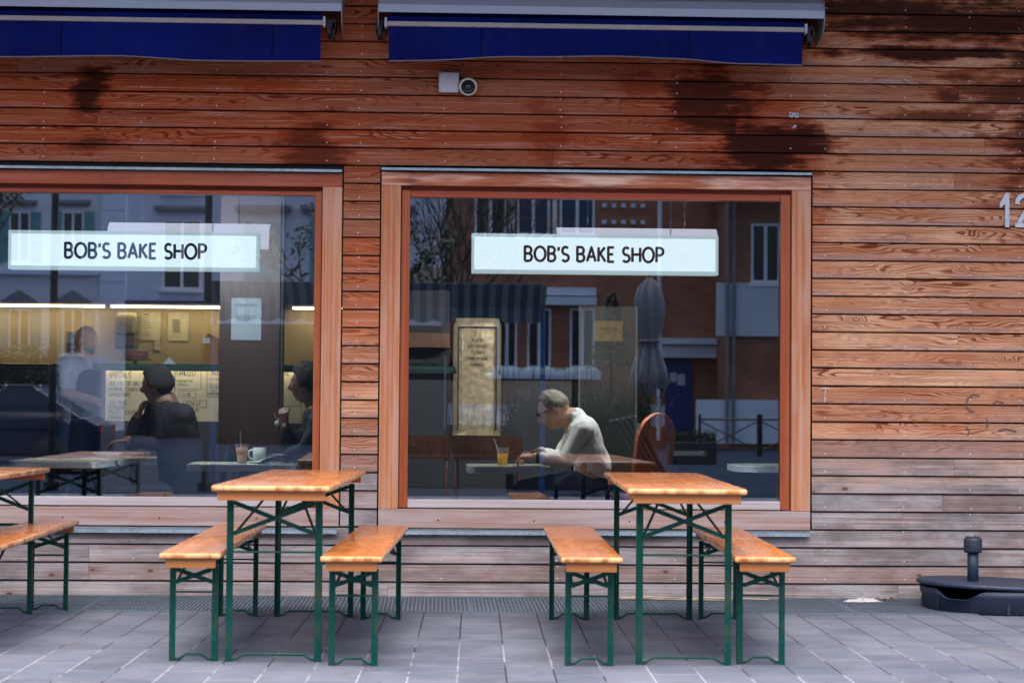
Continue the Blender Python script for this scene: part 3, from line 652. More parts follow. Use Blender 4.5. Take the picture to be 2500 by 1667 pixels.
# ---------------------------------------------------------------- beer tables and benches
def bar(m, p, q, wd, th, nrm):
    'flat bar from p to q, width wd in its plane, thickness th along nrm'
    p = Vector(p); q = Vector(q); d = (q-p).normalized(); nrm = Vector(nrm).normalized(); s_ = d.cross(nrm).normalized()*wd/2; t = nrm*th/2
    m.add([p-s_-t, p+s_-t, p+s_+t, p-s_+t, q-s_-t, q+s_-t, q+s_+t, q-s_+t], [(0,1,2,3),(7,6,5,4),(0,4,5,1),(1,5,6,2),(2,6,7,3),(3,7,4,0)])
def trestle(name, label, cat, group, L, Wd, H, legw, ysep, xh, rodz, th=.028):
    r = thing(name, label, cat, (0, 0, 0), 0, group)
    m = MB(); m.box((-Wd/2, -L/2, H-th), (Wd/2, L/2, H)); o = m.build('tabletop' if H > .6 else 'seat', M['table'], r)
    md = o.modifiers.new('bevel', 'BEVEL'); md.width = .011; md.segments = 4
    for p in o.data.polygons: p.use_smooth = True
    az = H-th-.038
    for s_ in (-1, 1):
        yy = s_*(L/2-.035)
        MB().box((-Wd/2+.024, yy-.012, az), (Wd/2-.024, yy+.012, H-th)).build('apron', M['apron'], r, bev=.003)
    MB().box((-Wd/2+.05, -L/2+.05, H-th-.006), (Wd/2-.05, L/2-.05, H-th-.0005)).build('underside', M['apron'], r)
    lt = .030 if H > .6 else .027
    for s_ in (-1, 1):
        yy = s_*ysep/2
        for t in (-1, 1):
            xx = t*(legw/2-lt/2)
            m = MB(); m.box((xx-lt/2, yy-.002, .0), (xx+lt/2, yy+.002, az)); m.box((xx+t*lt/2-.004*(t > 0), yy, 0), (xx+t*lt/2+.004*(t < 0), yy-s_*.026, az))
            m.build('leg', M['green'], r, bev=.0012)
        xi = legw/2-lt
        m = MB()
        bar(m, (-xi, yy-.004, az-.015), (xi, yy-.004, az-.015-xh), .019, .004, (0, 1, 0)); bar(m, (xi, yy-.009, az-.015), (-xi, yy-.009, az-.015-xh), .019, .004, (0, 1, 0))
        m.build('cross_brace', M['green'], r)
        m = MB(); m.cyl((-xi, yy, rodz), (xi, yy, rodz), .0045, n=8); m.build('crossbar', M['green'], r)
        m = MB(); m.smooth = True; m.tube([(-xi, yy, .010), (-xi+.016, yy, .012), (-xi+.045, yy, .032), (xi-.045, yy, .032), (xi-.016, yy, .012), (xi, yy, .010)], .0055, 8); m.build('foot_bar', M['green'], r)
        # strut pair from the legs up to the underside
        for t in (-1, 1):
            m = MB(); bar(m, (t*xi, yy-s_*.02, az-xh-.02), (t*.06, yy-s_*.42, H-th-.012), .011, .005, (0, 0, 1)); m.build('strut', M['green'], r)
    return r
tb = trestle('beer_table', 'orange varnished table on green folding legs, between the two benches below the left window', 'table', 'orange beer garden tables on green legs', 2.2, .51, .77, .415, 1.86, .135, .475)
tb.location = (-.674, -2.03, 0); tb.rotation_euler = (0, 0, -radians(1.9))
dup(tb, (1.109, -2.09, 0), -radians(2.05), 'orange varnished table on green folding legs, below the right window at its right end')
dup(tb, (-2.36, -1.93, 0), -radians(1.0), 'orange varnished table on green folding legs, cut off by the left edge of the photo')
bn = trestle('beer_bench', 'orange bench on green legs, left of the middle table', 'bench', 'orange beer garden benches on green legs', 2.2, .262, .48, .210, 1.87, .055, .30)
bn.location = (-1.048, -2.01, 0); bn.rotation_euler = (0, 0, -radians(.2))
dup(bn, (-.321, -2.15, 0), -radians(2.0), 'orange bench on green legs, right of the middle table')
dup(bn, (.680, -2.13, 0), -radians(1.1), 'orange bench on green legs with a long scratch, left of the right table')
dup(bn, (1.456, -2.06, 0), -radians(2.4), 'orange bench on green legs, right of the right table, nearest the parasol base')
dup(bn, (-2.073, -1.78, 0), radians(.6), 'orange bench on green legs at the left edge of the photo')
# ---------------------------------------------------------------- parasol base
ub = thing('parasol_base', 'round dark blue plastic parasol base with short pole, at the wall on the right', 'parasol base', (3.17, -.50, 0))
m = MB(); m.smooth = True; n = 64; R0 = .425; vs = []; fs = []
def rimz(a):   # top of the tray; a notch faces the street to the left
    d = (math.degrees(a) % 360)
    for lo, hi in ((205, 242),):
        if lo < d < hi:
            return .122-.042*min(1, (d-lo)/9, (hi-d)/9)
    return .130
lev = [(0, .400), (.012, .416), (.08, .422), (.094, .430), (None, .434)]
for j, (z, rr) in enumerate(lev):
    for i in range(n):
        a = 2*pi*i/n; zz = rimz(a) if z is None else min(z, rimz(a)-.004); vs.append((rr*cos(a), rr*sin(a), zz))
for i in range(n):
    a = 2*pi*i/n; vs.append((.415*cos(a), .415*sin(a), rimz(a)))
for i in range(n):
    a = 2*pi*i/n; vs.append((.39*cos(a), .39*sin(a), .02))
for j in range(6): fs += [(j*n+i, j*n+(i+1) % n, (j+1)*n+(i+1) % n, (j+1)*n+i) for i in range(n)]
m.add(vs, fs)
m.smooth = False
m.lathe([(.0, .018), (.39, .02)], n=32)
m.build('tray', M['base_pl'], ub, recalc=False)
dsm = simple('dark_seam', (.008, .012, .026), .6)
for a in (205, 262, 298, 175, 20, 110): 
    q = radians(a); m = MB(); m.box((-.008, -.003, .004), (.008, .001, .070), M=Matrix.Translation((.4255*cos(q), .4255*sin(q), 0)) @ Matrix.Rotation(q+pi/2, 4, 'Z')); m.build('rib', dsm, ub)
LM = Matrix.Translation((-.01, 0, .152)) @ Matrix.Rotation(radians(1.7), 4, 'Y') @ Matrix.Rotation(radians(-1.0), 4, 'X')
m = MB(); m.smooth = True; m.lathe([(.0, .004), (.30, .002), (.40, .006), (.432, .004), (.444, -.008), (.440, -.020), (.43, -.024), (.425, -.012), (.0, -.012)], n=64, M=LM); m.build('lid', M['base_pl'], ub)
m = MB(); m.smooth = True; m.cyl((-.155, -.05, .10), (-.155, -.05, .37), .031, n=24); m.build('pole', M['base_pole'], ub)
m = MB(); m.smooth = True; m.lathe([(.036, 0), (.048, .002), (.051, .012), (.051, .072), (.048, .082), (.030, .088), (.018, .086)], c=(-.155, -.05, .318), n=24); 
for k in range(6):
    a = k*pi/3; m.sphere((-.155+.036*cos(a), -.05+.036*sin(a), .405), (.007, .007, .007), 8, 6)
m.build('collar', simple('black_collar', (.016, .022, .040), .5), ub)
# ---------------------------------------------------------------- litter
rl = random.Random(11)
def crumple(name, c, sx, sy, sz, col, label, cat, seed):
    r_ = random.Random(seed); m = MB(); nu, nv = 18, 7; vs = []
    for i in range(nu+1):
        for j in range(nv+1):
            u = i/nu*2-1; v = j/nv*2-1; e = 1-(u*u)*.6
            vs.append((c[0]+sx*u+r_.uniform(-1, 1)*sx*.05, c[1]+sy*v*e+r_.uniform(-1, 1)*sy*.2, c[2]+sz*max(.04, (1-v*v)*(1-u*u*.8))*(.4+.6*r_.random())))
    m.add(vs, [(i*(nv+1)+j, (i+1)*(nv+1)+j, (i+1)*(nv+1)+j+1, i*(nv+1)+j+1) for i in range(nu) for j in range(nv)])
    tag(m.build(name, simple(name+'_paper', col, .8)), label, cat)
crumple('crumpled_paper', (2.46, -.22, .009), .11, .022, .030, (.50, .50, .53), 'crumpled white paper scrap lying on the drain grating left of the parasol base', 'paper', 4)
m = MB(); m.smooth = True
for k in range(13):
    x0 = rl.uniform(.95, 1.5); L_ = rl.uniform(.12, .5); a = rl.uniform(-.12, .12); y0 = -.16+rl.uniform(-.05, .04); z = .012+rl.uniform(0, .014)
    m.tube([(x0, y0, z), (x0+L_*.5, y0+a*.3*L_, z+rl.uniform(-.002, .006)), (x0+L_, y0+a*L_, z-.002)], [.002, .0035, .0015], 5)
tag(m.build('dry_twigs', simple('straw', (.62, .50, .34), .8)), 'thin pale dry twigs lying at the foot of the wall behind the right table', 'twigs')
for i, (px, py, s_) in enumerate(((2.60, -.06, .02), (2.68, -.05, .018), (2.62, -.10, .014))):
    m = MB(); a = rl.uniform(0, 6); m.add([(px+s_*cos(a+t)*(1.5 if k % 2 else .7), py+s_*sin(a+t)*.8, .011+.006*(k % 3)) for k, t in enumerate((0, 1, 2, 3.1, 4.2, 5.2))], [(0,1,2),(0,2,3),(0,3,4),(0,4,5)])
    tag(m.build('dry_leaf', simple('brown_leaf', (.30, .15, .06), .8)), ['brown dry leaf at the wall foot just left of parasol base', 'brown dry leaf closest to parasol base at the wall foot', 'tiny brown leaf in front of two others near parasol base'][i], 'leaf', 'dry leaves at the wall foot')
# ---------------------------------------------------------------- people
def smooth(t): t = max(0, min(1, t)); return t*t*(3-2*t)
def head_r(a, b, c):
    'surface point of a head for unit direction (forward a, left b, up c)'
    rx = .098 if a > 0 else .104; ry = .076; rz = .120
    x, y, z = rx*a, ry*b, rz*c
    if c < 0:
        y *= 1-.30*smooth(-c*1.15); 
        if a < 0: x *= 1-.45*smooth(-c*1.3)
    if a > 0:
        g = math.exp
        x *= 1-.06*smooth(abs(c))
        nose = g(-(b/.15)**2)*(smooth((.18-c)/.38) if c > -.2 else smooth((c+.34)/.13))*a
        x += .033*nose
        x += .006*g(-((c-.24)/.10)**2)*g(-(b/.45)**2)
        for s_ in (-1, 1): x -= .010*g(-((b-s_*.36)/.15)**2-((c-.09)/.11)**2)
        x += .007*g(-((c+.44)/.05)**2)*g(-(b/.24)**2)+.006*g(-((c+.54)/.05)**2)*g(-(b/.24)**2)
        x += .013*g(-((c+.78)/.15)**2)*g(-(b/.4)**2)
    return x, y, z
def head_mesh(m, c, fwd, up, off=0, mask=None, nu=48, nv=36, noise=0, rnd=None):
    fwd = Vector(fwd).normalized(); up = Vector(up); left = up.cross(fwd).normalized(); up = fwd.cross(left).normalized(); c = Vector(c)
    vs = []; keep = []
    for j in range(nv+1):
        t = pi*j/nv
        for i in range(nu):
            p = 2*pi*i/nu; a, b, cc = sin(t)*cos(p), sin(t)*sin(p), cos(t)
            x, y, z = head_r(a, b, cc); k = 1+(off+(rnd.uniform(-noise, noise) if rnd else 0))/.1
            if mask: k = 1+(off*mask(a, b, cc)+(rnd.uniform(-noise, noise) if rnd else 0)-.004)/.1
            vs.append(c+fwd*x*k+left*y*k+up*z*k); keep.append(mask(a, b, cc) if mask else 1)
    fs = []
    for j in range(nv):
        for i in range(nu):
            f = (j*nu+i, (j+1)*nu+i, (j+1)*nu+(i+1) % nu, j*nu+(i+1) % nu)
            if not mask or max(keep[q] for q in f) > .02: fs.append(f)
    m.smooth = True; m.add(vs, fs)
def caps(m, p, q, r1, r2=None, n=14):
    r2 = r1 if r2 is None else r2; m.smooth = True; m.cyl(p, q, r1, r2, n); m.sphere(p, r1, n, 8); m.sphere(q, r2, n, 8)
def ell(m, c, r, M_=None):
    m.smooth = True; R_ = Matrix.Translation(Vector(c)) @ (M_ or Matrix()); m.sphere((0, 0, 0), r, 20, 12, M=R_)
def frame_of(d, n):
    d = Vector(d).normalized(); n = Vector(n); n = (n-n.dot(d)*d).normalized(); return d, n, d.cross(n)
def hand(m, wrist, d, nrm, curl=.5, side=1):
    'd: towards the fingers, nrm: back of the hand, side: which side the thumb is on'
    d, n, s_ = frame_of(d, nrm); w0 = Vector(wrist)
    for k in (-1, 0, 1): caps(m, w0+d*.01+s_*k*.010, w0+d*.085+s_*k*.024, .015, .012, 10)
    for k, L_ in zip((-1.5, -.5, .5, 1.5), (.062, .078, .084, .074) if side > 0 else (.074, .084, .078, .062)):
        b0 = w0+d*.088+s_*k*.019; c1 = curl*1.1; c2 = curl*2.1
        p1 = b0+(d*cos(c1)-n*sin(c1))*L_*.52; p2 = p1+(d*cos(c2)-n*sin(c2))*L_*.5
        caps(m, b0, p1, .0088, .0082, 8); caps(m, p1, p2, .0082, .0068, 8)
    t0 = w0+d*.025+s_*side*.026; t1 = t0+(d*.75+s_*side*.65).normalized()*.045; t2 = t1+(d*.95+s_*side*.1-n*.3).normalized()*.034
    caps(m, t0, t1, .0125, .0105, 8); caps(m, t1, t2, .0100, .0080, 8)
def remesh(m, name, mat, parent, vox=.006, it=1, fold=0, seed=0):
    o = m.build('tmp', mat, None, recalc=False)
    if name == 'body': vox = .0052
    md = o.modifiers.new('r', 'REMESH'); md.mode = 'VOXEL'; md.voxel_size = vox; md.use_smooth_shade = True
    sm = o.modifiers.new('s', 'SMOOTH'); sm.iterations = it; sm.factor = .5
    dg = bpy.context.evaluated_depsgraph_get(); me = bpy.data.meshes.new_from_object(o.evaluated_get(dg)); bpy.data.objects.remove(o)
    me.name = name
    if fold:
        from mathutils import noise as N
        for v in me.vertices:
            q = v.co*9+Vector((seed, 0, 0)); f = N.noise(Vector((q.x+q.z*.9, q.y, q.z*.55-q.x)))+.5*N.noise(q*2.1); v.co += v.normal*fold*f
    for p in me.polygons: p.use_smooth = True
    if not me.materials: me.materials.append(mat)
    o = bpy.data.objects.new(name, me); SC.collection.objects.link(o); o.parent = parent; return o
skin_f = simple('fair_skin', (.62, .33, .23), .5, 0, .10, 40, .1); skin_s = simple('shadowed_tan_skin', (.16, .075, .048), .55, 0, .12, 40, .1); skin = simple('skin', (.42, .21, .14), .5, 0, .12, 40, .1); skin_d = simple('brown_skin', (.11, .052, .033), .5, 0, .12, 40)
hairm = simple('black_hair', (.006, .005, .005), .9, 0, .3, 90, .4); hairg = simple('grey_brown_hair', (.24, .19, .13), .6, 0, .35, 90, .5)
blackc = simple('black_cloth', (.008, .009, .013), .85, 0, .3, 30, .2); beige = simple('pale_beige_shirt', (.88, .84, .76), .8, 0, .08, 40, .2); greyc = simple('grey_tshirt', (.36, .36, .42), .85, 0, .1, 30)
jean = simple('blue_denim', (.03, .05, .11), .85)
def eyes_ears(m, ctr, fwd, up):
    f = Vector(fwd).normalized(); l = Vector(up).cross(f).normalized(); u = f.cross(l); c = Vector(ctr)
    for s_ in (-1, 1):
        B_ = Matrix(((f.x, l.x, u.x, 0), (f.y, l.y, u.y, 0), (f.z, l.z, u.z, 0), (0, 0, 0, 1)))
        ell(m, c-f*.006+l*s_*.077-u*.004, (.018, .008, .030), B_); ell(m, c+f*.008+l*s_*.084+u*.012, (.006, .006, .016), B_)
def eyes(c, f, up, par):
    f = Vector(f).normalized(); l = Vector(up).cross(f).normalized(); u = f.cross(l)
    for s_ in (-1, 1):
        m = MB(); m.smooth = True; m.sphere(Vector(c)+f*.079+l*s_*.029+u*.011, .0105, 12, 8); m.build('eye', simple('eye_white', (.5, .48, .46), .2), par)
        m = MB(); m.smooth = True; m.sphere(Vector(c)+f*.0865+l*s_*.029+u*.011, .0048, 10, 6); m.build('pupil', M['dark'], par)
# --- man in dark clothes, left window, seen from behind his shoulder
Yp = 1.55
pm = thing('person', 'seated man in black with dark hair, hand raised to his mouth, left window', 'person', (0, 0, 0))
hd = P(383, 940, Yp); fw = Vector((-.97, .20, -.16)); up = Vector((-.15, .05, 1))
nk = P(404, 984, Yp+.02); sh_n = P(446, 1016, Yp-.12); sh_f = P(382, 1006, Yp+.24); el = P(322, 1082, Yp+.20); hw = P(337, 1014, Yp+.14)
el2 = P(468, 1096, Yp-.10); w2_ = P(312, 1074, Yp+.02); hip = Vector((P(450, 1150, Yp).x, Yp, .52)); ch = P(428, 1062, Yp)
m = MB(); head_mesh(m, hd, fw, up); eyes_ears(m, hd, fw, up); caps(m, hd+Vector((.02, 0, -.07)), nk, .055, .060)
def torso(m, nk, sa, sb, ch, hip, g=0):
    caps(m, sa, sb, .070+g); caps(m, nk, ch, .085+g, .125+g, 18); ax = (sb-sa).normalized()
    for s_ in (-1, 1): caps(m, ch+ax*s_*.065+Vector((0, 0, .08)), hip+ax*s_*.05, .105+g, .120+g, 18); caps(m, (sa if s_ < 0 else sb), ch+ax*s_*.08, .070+g, .10+g)
torso(m, nk, sh_f, sh_n, ch, hip)
caps(m, sh_f, el, .052, .042); caps(m, el, hw, .042, .030); caps(m, sh_n, el2, .055, .044); caps(m, el2, w2_, .042, .030)
hand(m, hw, P(357, 972, Yp+.12)-hw, Vector((-1, -.3, .1)), .75, -1); hand(m, w2_, Vector((-1, .1, -.12)), Vector((0, 0, 1)), .4, -1)
for s_ in (-.1, .12): kn = hip+Vector((-.42, s_, -.02)); caps(m, hip+Vector((0, s_*.6, 0)), kn, .085, .065); caps(m, kn, kn+Vector((.03, 0, -.40)), .06, .04); caps(m, kn+Vector((.03, 0, -.44)), kn+Vector((-.12, 0, -.45)), .035, .03)
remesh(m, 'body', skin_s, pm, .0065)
m = MB(); torso(m, nk-Vector((0, 0, .035)), sh_f, sh_n, ch, hip, .014); caps(m, sh_f, el, .068, .056); caps(m, el, el.lerp(hw, .85), .056, .043); caps(m, sh_n, el2, .072, .060); caps(m, el2, el2.lerp(w2_, .9), .056, .042)
remesh(m, 'jacket', blackc, pm, .009, 3, .007, 2)
m = MB()
for s_ in (-.1, .12): kn = hip+Vector((-.42, s_, -.02)); caps(m, hip+Vector((0, s_*.6, 0)), kn, .10, .08); caps(m, kn, kn+Vector((.03, 0, -.38)), .075, .06)
remesh(m, 'trousers', blackc, pm, .012)
rh = random.Random(1)
hm = lambda a, b, c: smooth((c+.34+.34*smooth(-a*1.4)-.42*max(0, a)-1.2*smooth((a-.25)*1.6))*3.2) if c < .62 else 1
m = MB(); head_mesh(m, hd, fw, up, .022, hm, noise=.003, rnd=rh); m.build('hair', hairm, pm)
eyes(hd, fw, up, pm)
# --- person in silhouette at the right edge of the left window
Yp = .95
pm = thing('person', 'dark silhouetted person partly hidden by the right jamb of the left window', 'person', (0, 0, 0))
hd = P(748, 938, Yp); fw = Vector((-1, .12, -.05)); up = Vector((-.02, 0, 1)); nk = P(775, 1010, Yp); sa = nk+Vector((.03, .17, -.06)); sb = nk+Vector((.03, -.17, -.06)); ch = nk+Vector((.06, 0, -.24)); hip = Vector((nk.x+.06, Yp, .52))
m = MB(); head_mesh(m, hd, fw, up); eyes_ears(m, hd, fw, up); caps(m, hd+Vector((.02, 0, -.07)), nk, .052, .058); torso(m, nk, sa, sb, ch, hip)
el = P(700, 1092, Yp+.12); hw = P(697, 1042, Yp+.06); el2 = P(745, 1095, Yp-.2); w2_ = P(700, 1112, Yp-.12)
caps(m, sa, el, .050, .040); caps(m, el, hw, .040, .028); caps(m, sb, el2, .050, .040); caps(m, el2, w2_, .038, .028)
hand(m, hw, P(690, 998, Yp+.05)-hw, Vector((-.3, -1, 0)), .8, -1); hand(m, w2_, Vector((-1, .2, 0)), Vector((0, 0, 1)), .3, 1)
for s_ in (-.1, .1): kn = hip+Vector((-.42, s_, -.02)); caps(m, hip+Vector((0, s_*.6, 0)), kn, .085, .065); caps(m, kn, kn+Vector((.03, 0, -.42)), .06, .04); caps(m, kn+Vector((.03, 0, -.44)), kn+Vector((-.12, 0, -.45)), .035, .03)
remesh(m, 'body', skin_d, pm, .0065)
m = MB(); torso(m, nk-Vector((0, 0, .035)), sa, sb, ch, hip, .014); caps(m, sa, el, .066, .055); caps(m, el, el.lerp(hw, .7), .054, .045); caps(m, sb, el2, .066, .054); caps(m, el2, el2.lerp(w2_, .8), .052, .044); remesh(m, 'jumper', blackc, pm, .009, 3, .006, 5)
m = MB()
for s_ in (-.1, .1): kn = hip+Vector((-.42, s_, -.02)); caps(m, hip+Vector((0, s_*.6, 0)), kn, .10, .08); caps(m, kn, kn+Vector((.03, 0, -.38)), .075, .06)
remesh(m, 'trousers', blackc, pm, .012)
m = MB(); head_mesh(m, hd, fw, up, .026, hm, noise=.006, rnd=rh); m.build('hair', hairm, pm); eyes(hd, fw, up, pm)
m = MB(); m.smooth = True; m.cyl(P(676, 1033, Yp-.02), P(676, 1033, Yp-.035), .016, n=20); m.build('watch', simple('pale_watch_dial', (.6, .7, .68), .2), pm)
# --- bald man standing behind the counter
Yp = 3.9
pm = thing('person', 'bald man in a grey t-shirt and black apron standing at the end of the counter', 'person', (0, 0, 0))
hd = P(210, 833, Yp); fw = Vector((.86, -.48, -.10)); up = Vector((.04, 0, 1)); nk = P(203, 876, Yp); sa = P(166, 893, Yp-.14); sb = P(242, 893, Yp+.14); ch = P(204, 938, Yp); hip = Vector((P(205, 1000, Yp).x, Yp, .98))
m = MB(); head_mesh(m, hd, fw, up); eyes_ears(m, hd, fw, up); caps(m, hd+Vector((-.015, 0, -.07)), nk, .062, .068); torso(m, nk, sa, sb, ch, hip)
el = P(166, 962, Yp-.22); hw = P(232, 978, Yp-.5); el2 = P(252, 950, Yp+.1); w2_ = P(262, 990, Yp-.15)
caps(m, sa, el, .055, .045); caps(m, el, hw, .046, .032); caps(m, sb, el2, .055, .045); caps(m, el2, w2_, .046, .032)
hand(m, hw, P(262, 980, Yp-.55)-hw, Vector((0, -.5, 1)), .9, 1); hand(m, w2_, Vector((.4, -1, -.2)), Vector((0, 0, 1)), .5, -1)
for s_ in (-.11, .11): q = hip+Vector((s_*.8, s_*.5, -.05)); caps(m, q, q+Vector((0, 0, -.42)), .095, .065); caps(m, q+Vector((0, 0, -.42)), q+Vector((0, 0, -.84)), .062, .042); caps(m, q+Vector((0, 0, -.885)), q+Vector((.12, -.08, -.89)), .038, .034)
remesh(m, 'body', skin_f, pm, .0065)
m = MB(); torso(m, nk-Vector((0, 0, .04)), sa, sb, ch, hip, .015); caps(m, sa, sa.lerp(el, .75), .070, .062); caps(m, sb, sb.lerp(el2, .75), .070, .062); remesh(m, 't_shirt', greyc, pm, .009, 3, .006, 8)
m = MB()
ax = Vector((.86, -.48, 0)); 
for s_ in (-.6, 0, .6): c_ = ch+ax*.045+Vector((.48, .86, 0))*s_*.10; caps(m, c_+Vector((0, 0, .02)), c_+Vector((0, 0, -.62)), .118, .128, 16)
remesh(m, 'apron', blackc, pm, .012)
m = MB()
for s_ in (-.11, .11): q = hip+Vector((s_*.8, s_*.5, -.05)); caps(m, q, q+Vector((0, 0, -.42)), .11, .08); caps(m, q+Vector((0, 0, -.42)), q+Vector((0, 0, -.82)), .078, .06)
remesh(m, 'trousers', jean, pm, .012)
bm_ = lambda a, b, c: smooth((-c-.30)*4)*smooth((a+.15)*4)
m = MB(); head_mesh(m, hd, fw, up, .010, bm_, noise=.002, rnd=rh); m.build('beard', simple('grey_beard', (.28, .25, .24), .8), pm); eyes(hd, fw, up, pm)
# --- man with glasses leaning over the table in the right window
Yp = .82
pm = thing('person', 'man in a pale beige shirt and glasses leaning on his forearms, in the right window', 'person', (0, 0, 0))
hd = P(1352, 1002, Yp); fw = Vector((-.90, -.12, -.42)); up = Vector((-.42, 0, .9)); nk = P(1398, 1020, Yp+.01)
sa = P(1412, 1042, Yp+.19); sb = P(1424, 1050, Yp-.17); ch = P(1422, 1082, Yp); hip = P(1436, 1140, Yp)+Vector((.03, 0, -.1))
el = P(1378, 1124, Yp-.24); hw = P(1306, 1116, Yp-.20); el2 = P(1368, 1120, Yp+.26); w2_ = P(1312, 1104, Yp+.06)
m = MB(); head_mesh(m, hd, fw, up); eyes_ears(m, hd, fw, up); caps(m, hd+Vector((.035, 0, -.05)), nk, .055, .062); torso(m, nk, sa, sb, ch, hip, -.018)
caps(m, sb, el, .052, .042); caps(m, el, hw, .042, .029); caps(m, sa, el2, .052, .042); caps(m, el2, w2_, .042, .029)
hand(m, hw, Vector((-1, .35, .05)), Vector((.1, -.35, 1)), .75, 1); hand(m, w2_, Vector((-1, -.5, -.05)), Vector((0, .2, 1)), .7, -1)
for s_ in (-.1, .12): kn = hip+Vector((-.42, s_, -.06)); caps(m, hip+Vector((0, s_*.6, 0)), kn, .085, .065); caps(m, kn, kn+Vector((.02, 0, -.40)), .06, .04); caps(m, kn+Vector((.0, 0, -.44)), kn+Vector((-.14, 0, -.45)), .035, .03)
remesh(m, 'body', skin_f, pm, .006)
m = MB(); torso(m, nk+Vector((.02, 0, -.02)), sa, sb, ch, hip+Vector((0, 0, .10)), -.004); caps(m, sb, el, .068, .052); caps(m, el, el.lerp(hw, .88), .052, .040); caps(m, sa, el2, .068, .052); caps(m, el2, el2.lerp(w2_, .88), .052, .040)
c0 = nk+Vector((-.012, 0, .012))
for k in range(10): a = 2*pi*k/10; a2 = 2*pi*(k+1)/10; caps(m, c0+Vector((.02*cos(a), .066*sin(a), .03*cos(a))), c0+Vector((.02*cos(a2), .066*sin(a2), .03*cos(a2))), .014)
remesh(m, 'shirt', beige, pm, .0075, 2, .013, 3)
m = MB()
for s_ in (-.1, .12): kn = hip+Vector((-.42, s_, -.06)); caps(m, hip+Vector((0, s_*.6, 0)), kn, .10, .08); caps(m, kn, kn+Vector((.02, 0, -.38)), .075, .06)
remesh(m, 'trousers', jean, pm, .012)
hm2 = lambda a, b, c: smooth((c+.12-.55*max(0, a)-1.5*smooth((a-.38)*1.6))*3.0) if c < .72 else 1
m = MB(); head_mesh(m, hd, fw, up, .016, hm2, noise=.004, rnd=rh); m.build('hair', hairg, pm); eyes(hd, fw, up, pm)
m = MB(); m.smooth = True; f = fw.normalized(); l = up.cross(f).normalized(); u = f.cross(l)
for s_ in (-1, 1):
    m.tube([hd+f*.103+l*(s_*.031+.025*cos(a))+u*(.012+.019*sin(a)) for a in [2*pi*k/14 for k in range(14)]], .0026, 6, closed=True); m.tube([hd+f*.102+l*s_*.056+u*.018, hd+f*.05+l*s_*.084+u*.016, hd-f*.015+l*s_*.087+u*.012], .0026, 6)
m.tube([hd+f*.108+l*-.008+u*.014, hd+f*.108+l*.008+u*.014], .0026, 6); m.build('glasses', M['blackwire'], pm)
m = MB(); m.smooth = True; q = hw.lerp(el, .12); dq = (el-hw).normalized(); m.cyl(q-dq*.012, q+dq*.012, .037, n=20); m.build('wristwatch', M['blackwire'], pm)
# ---------------------------------------------------------------- cafe tables and chairs
g_ = NG('ribbed_chrome_band'); z_ = g_.xyz(g_.co())[2]; wv = g_.math('SINE', g_.math('MULTIPLY', z_, 2*pi/.0075)); g_.base(g_.mix(g_.ss(wv, -.3, .5), (.34, .40, .44), (.88, .94, .98)), .35, .0); g_.bump(wv, .6, .003); ribm = g_.m
creamtop = simple('cream_green_laminate', (.70, .74, .56), .22, 0, .08, 6, 0, .5, .3); chrome = simple('chrome_tube', (.55, .56, .58), .2, .9, .05)
def cafe(label, x, y, w_, d_, rz=0, h=.75, rr=.06):
    r = thing('cafe_table', label, 'table', (x, y, 0), rz, 'cream cafe tables with ribbed metal edges')
    def rect(e):
        pts = []
        for cx_, cy_, a0 in ((w_/2-rr, d_/2-rr, 0), (-w_/2+rr, d_/2-rr, 90), (-w_/2+rr, -d_/2+rr, 180), (w_/2-rr, -d_/2+rr, 270)):
            for k in range(7): a = radians(a0+15*k); pts.append((cx_+(rr+e)*cos(a), cy_+(rr+e)*sin(a)))
        return pts
    MB().prism(rect(-.001), h-.036, h, 'z').build('tabletop', creamtop, r)
    m = MB(); o_ = rect(.004); i_ = rect(-.003); n = len(o_)
    for k in range(n):
        k2 = (k+1) % n; m.add([(*o_[k], h-.042), (*o_[k2], h-.042), (*o_[k2], h-.001), (*o_[k], h-.001), (*i_[k], h-.001), (*i_[k2], h-.001)], [(0, 1, 2, 3), (3, 2, 5, 4)])
    m.build('edge_band', ribm, r)
    m = MB(); m.smooth = True; m.cyl((0, 0, .02), (0, 0, h-.04), .028, n=20); m.build('column', chrome, r)
    m = MB(); m.smooth = True
    for k in range(4): a = pi/4+k*pi/2; m.tube([(0, 0, .07), (.15*cos(a), .15*sin(a), .05), (.30*cos(a), .30*sin(a), .015)], [.022, .02, .014], 8)
    m.build('foot', chrome, r); return r
cafe('cream cafe table at left edge of the left window, nearest the glass', -2.43, 1.42, .58, .62, -.05)
cafe('cream cafe table behind the nearest one at the left edge, holding a bowl', -2.10, 2.20, .62, .70, -.03)
cafe('cream cafe table in the left window carrying the iced coffee, mug and papers', -1.22, .96, .66, .66, .04)
cafe('cream cafe table in front of the man in the beige shirt', .46, .92, .54, .66, 0)
cafe('cream cafe table far back in the room behind the orange juice', .50, 6.2, .68, .68, 0)
cafe('cream cafe table with strongly rounded corners at the right end of the right window', 2.28, 1.48, .66, .66, 0, .75, .16)
cafe('cream cafe table deep in the room on the right', 2.13, 6.1, .5, .6, 0)
darkw = trim_wood('dark_red_chair_wood', 'z', (.075, .022, .012), (.11, .035, .018), (.03, .008, .005), 0, seed=12); terra = simple('terracotta_leather', (.66, .18, .08), .4, 0, .12, 12, .1)
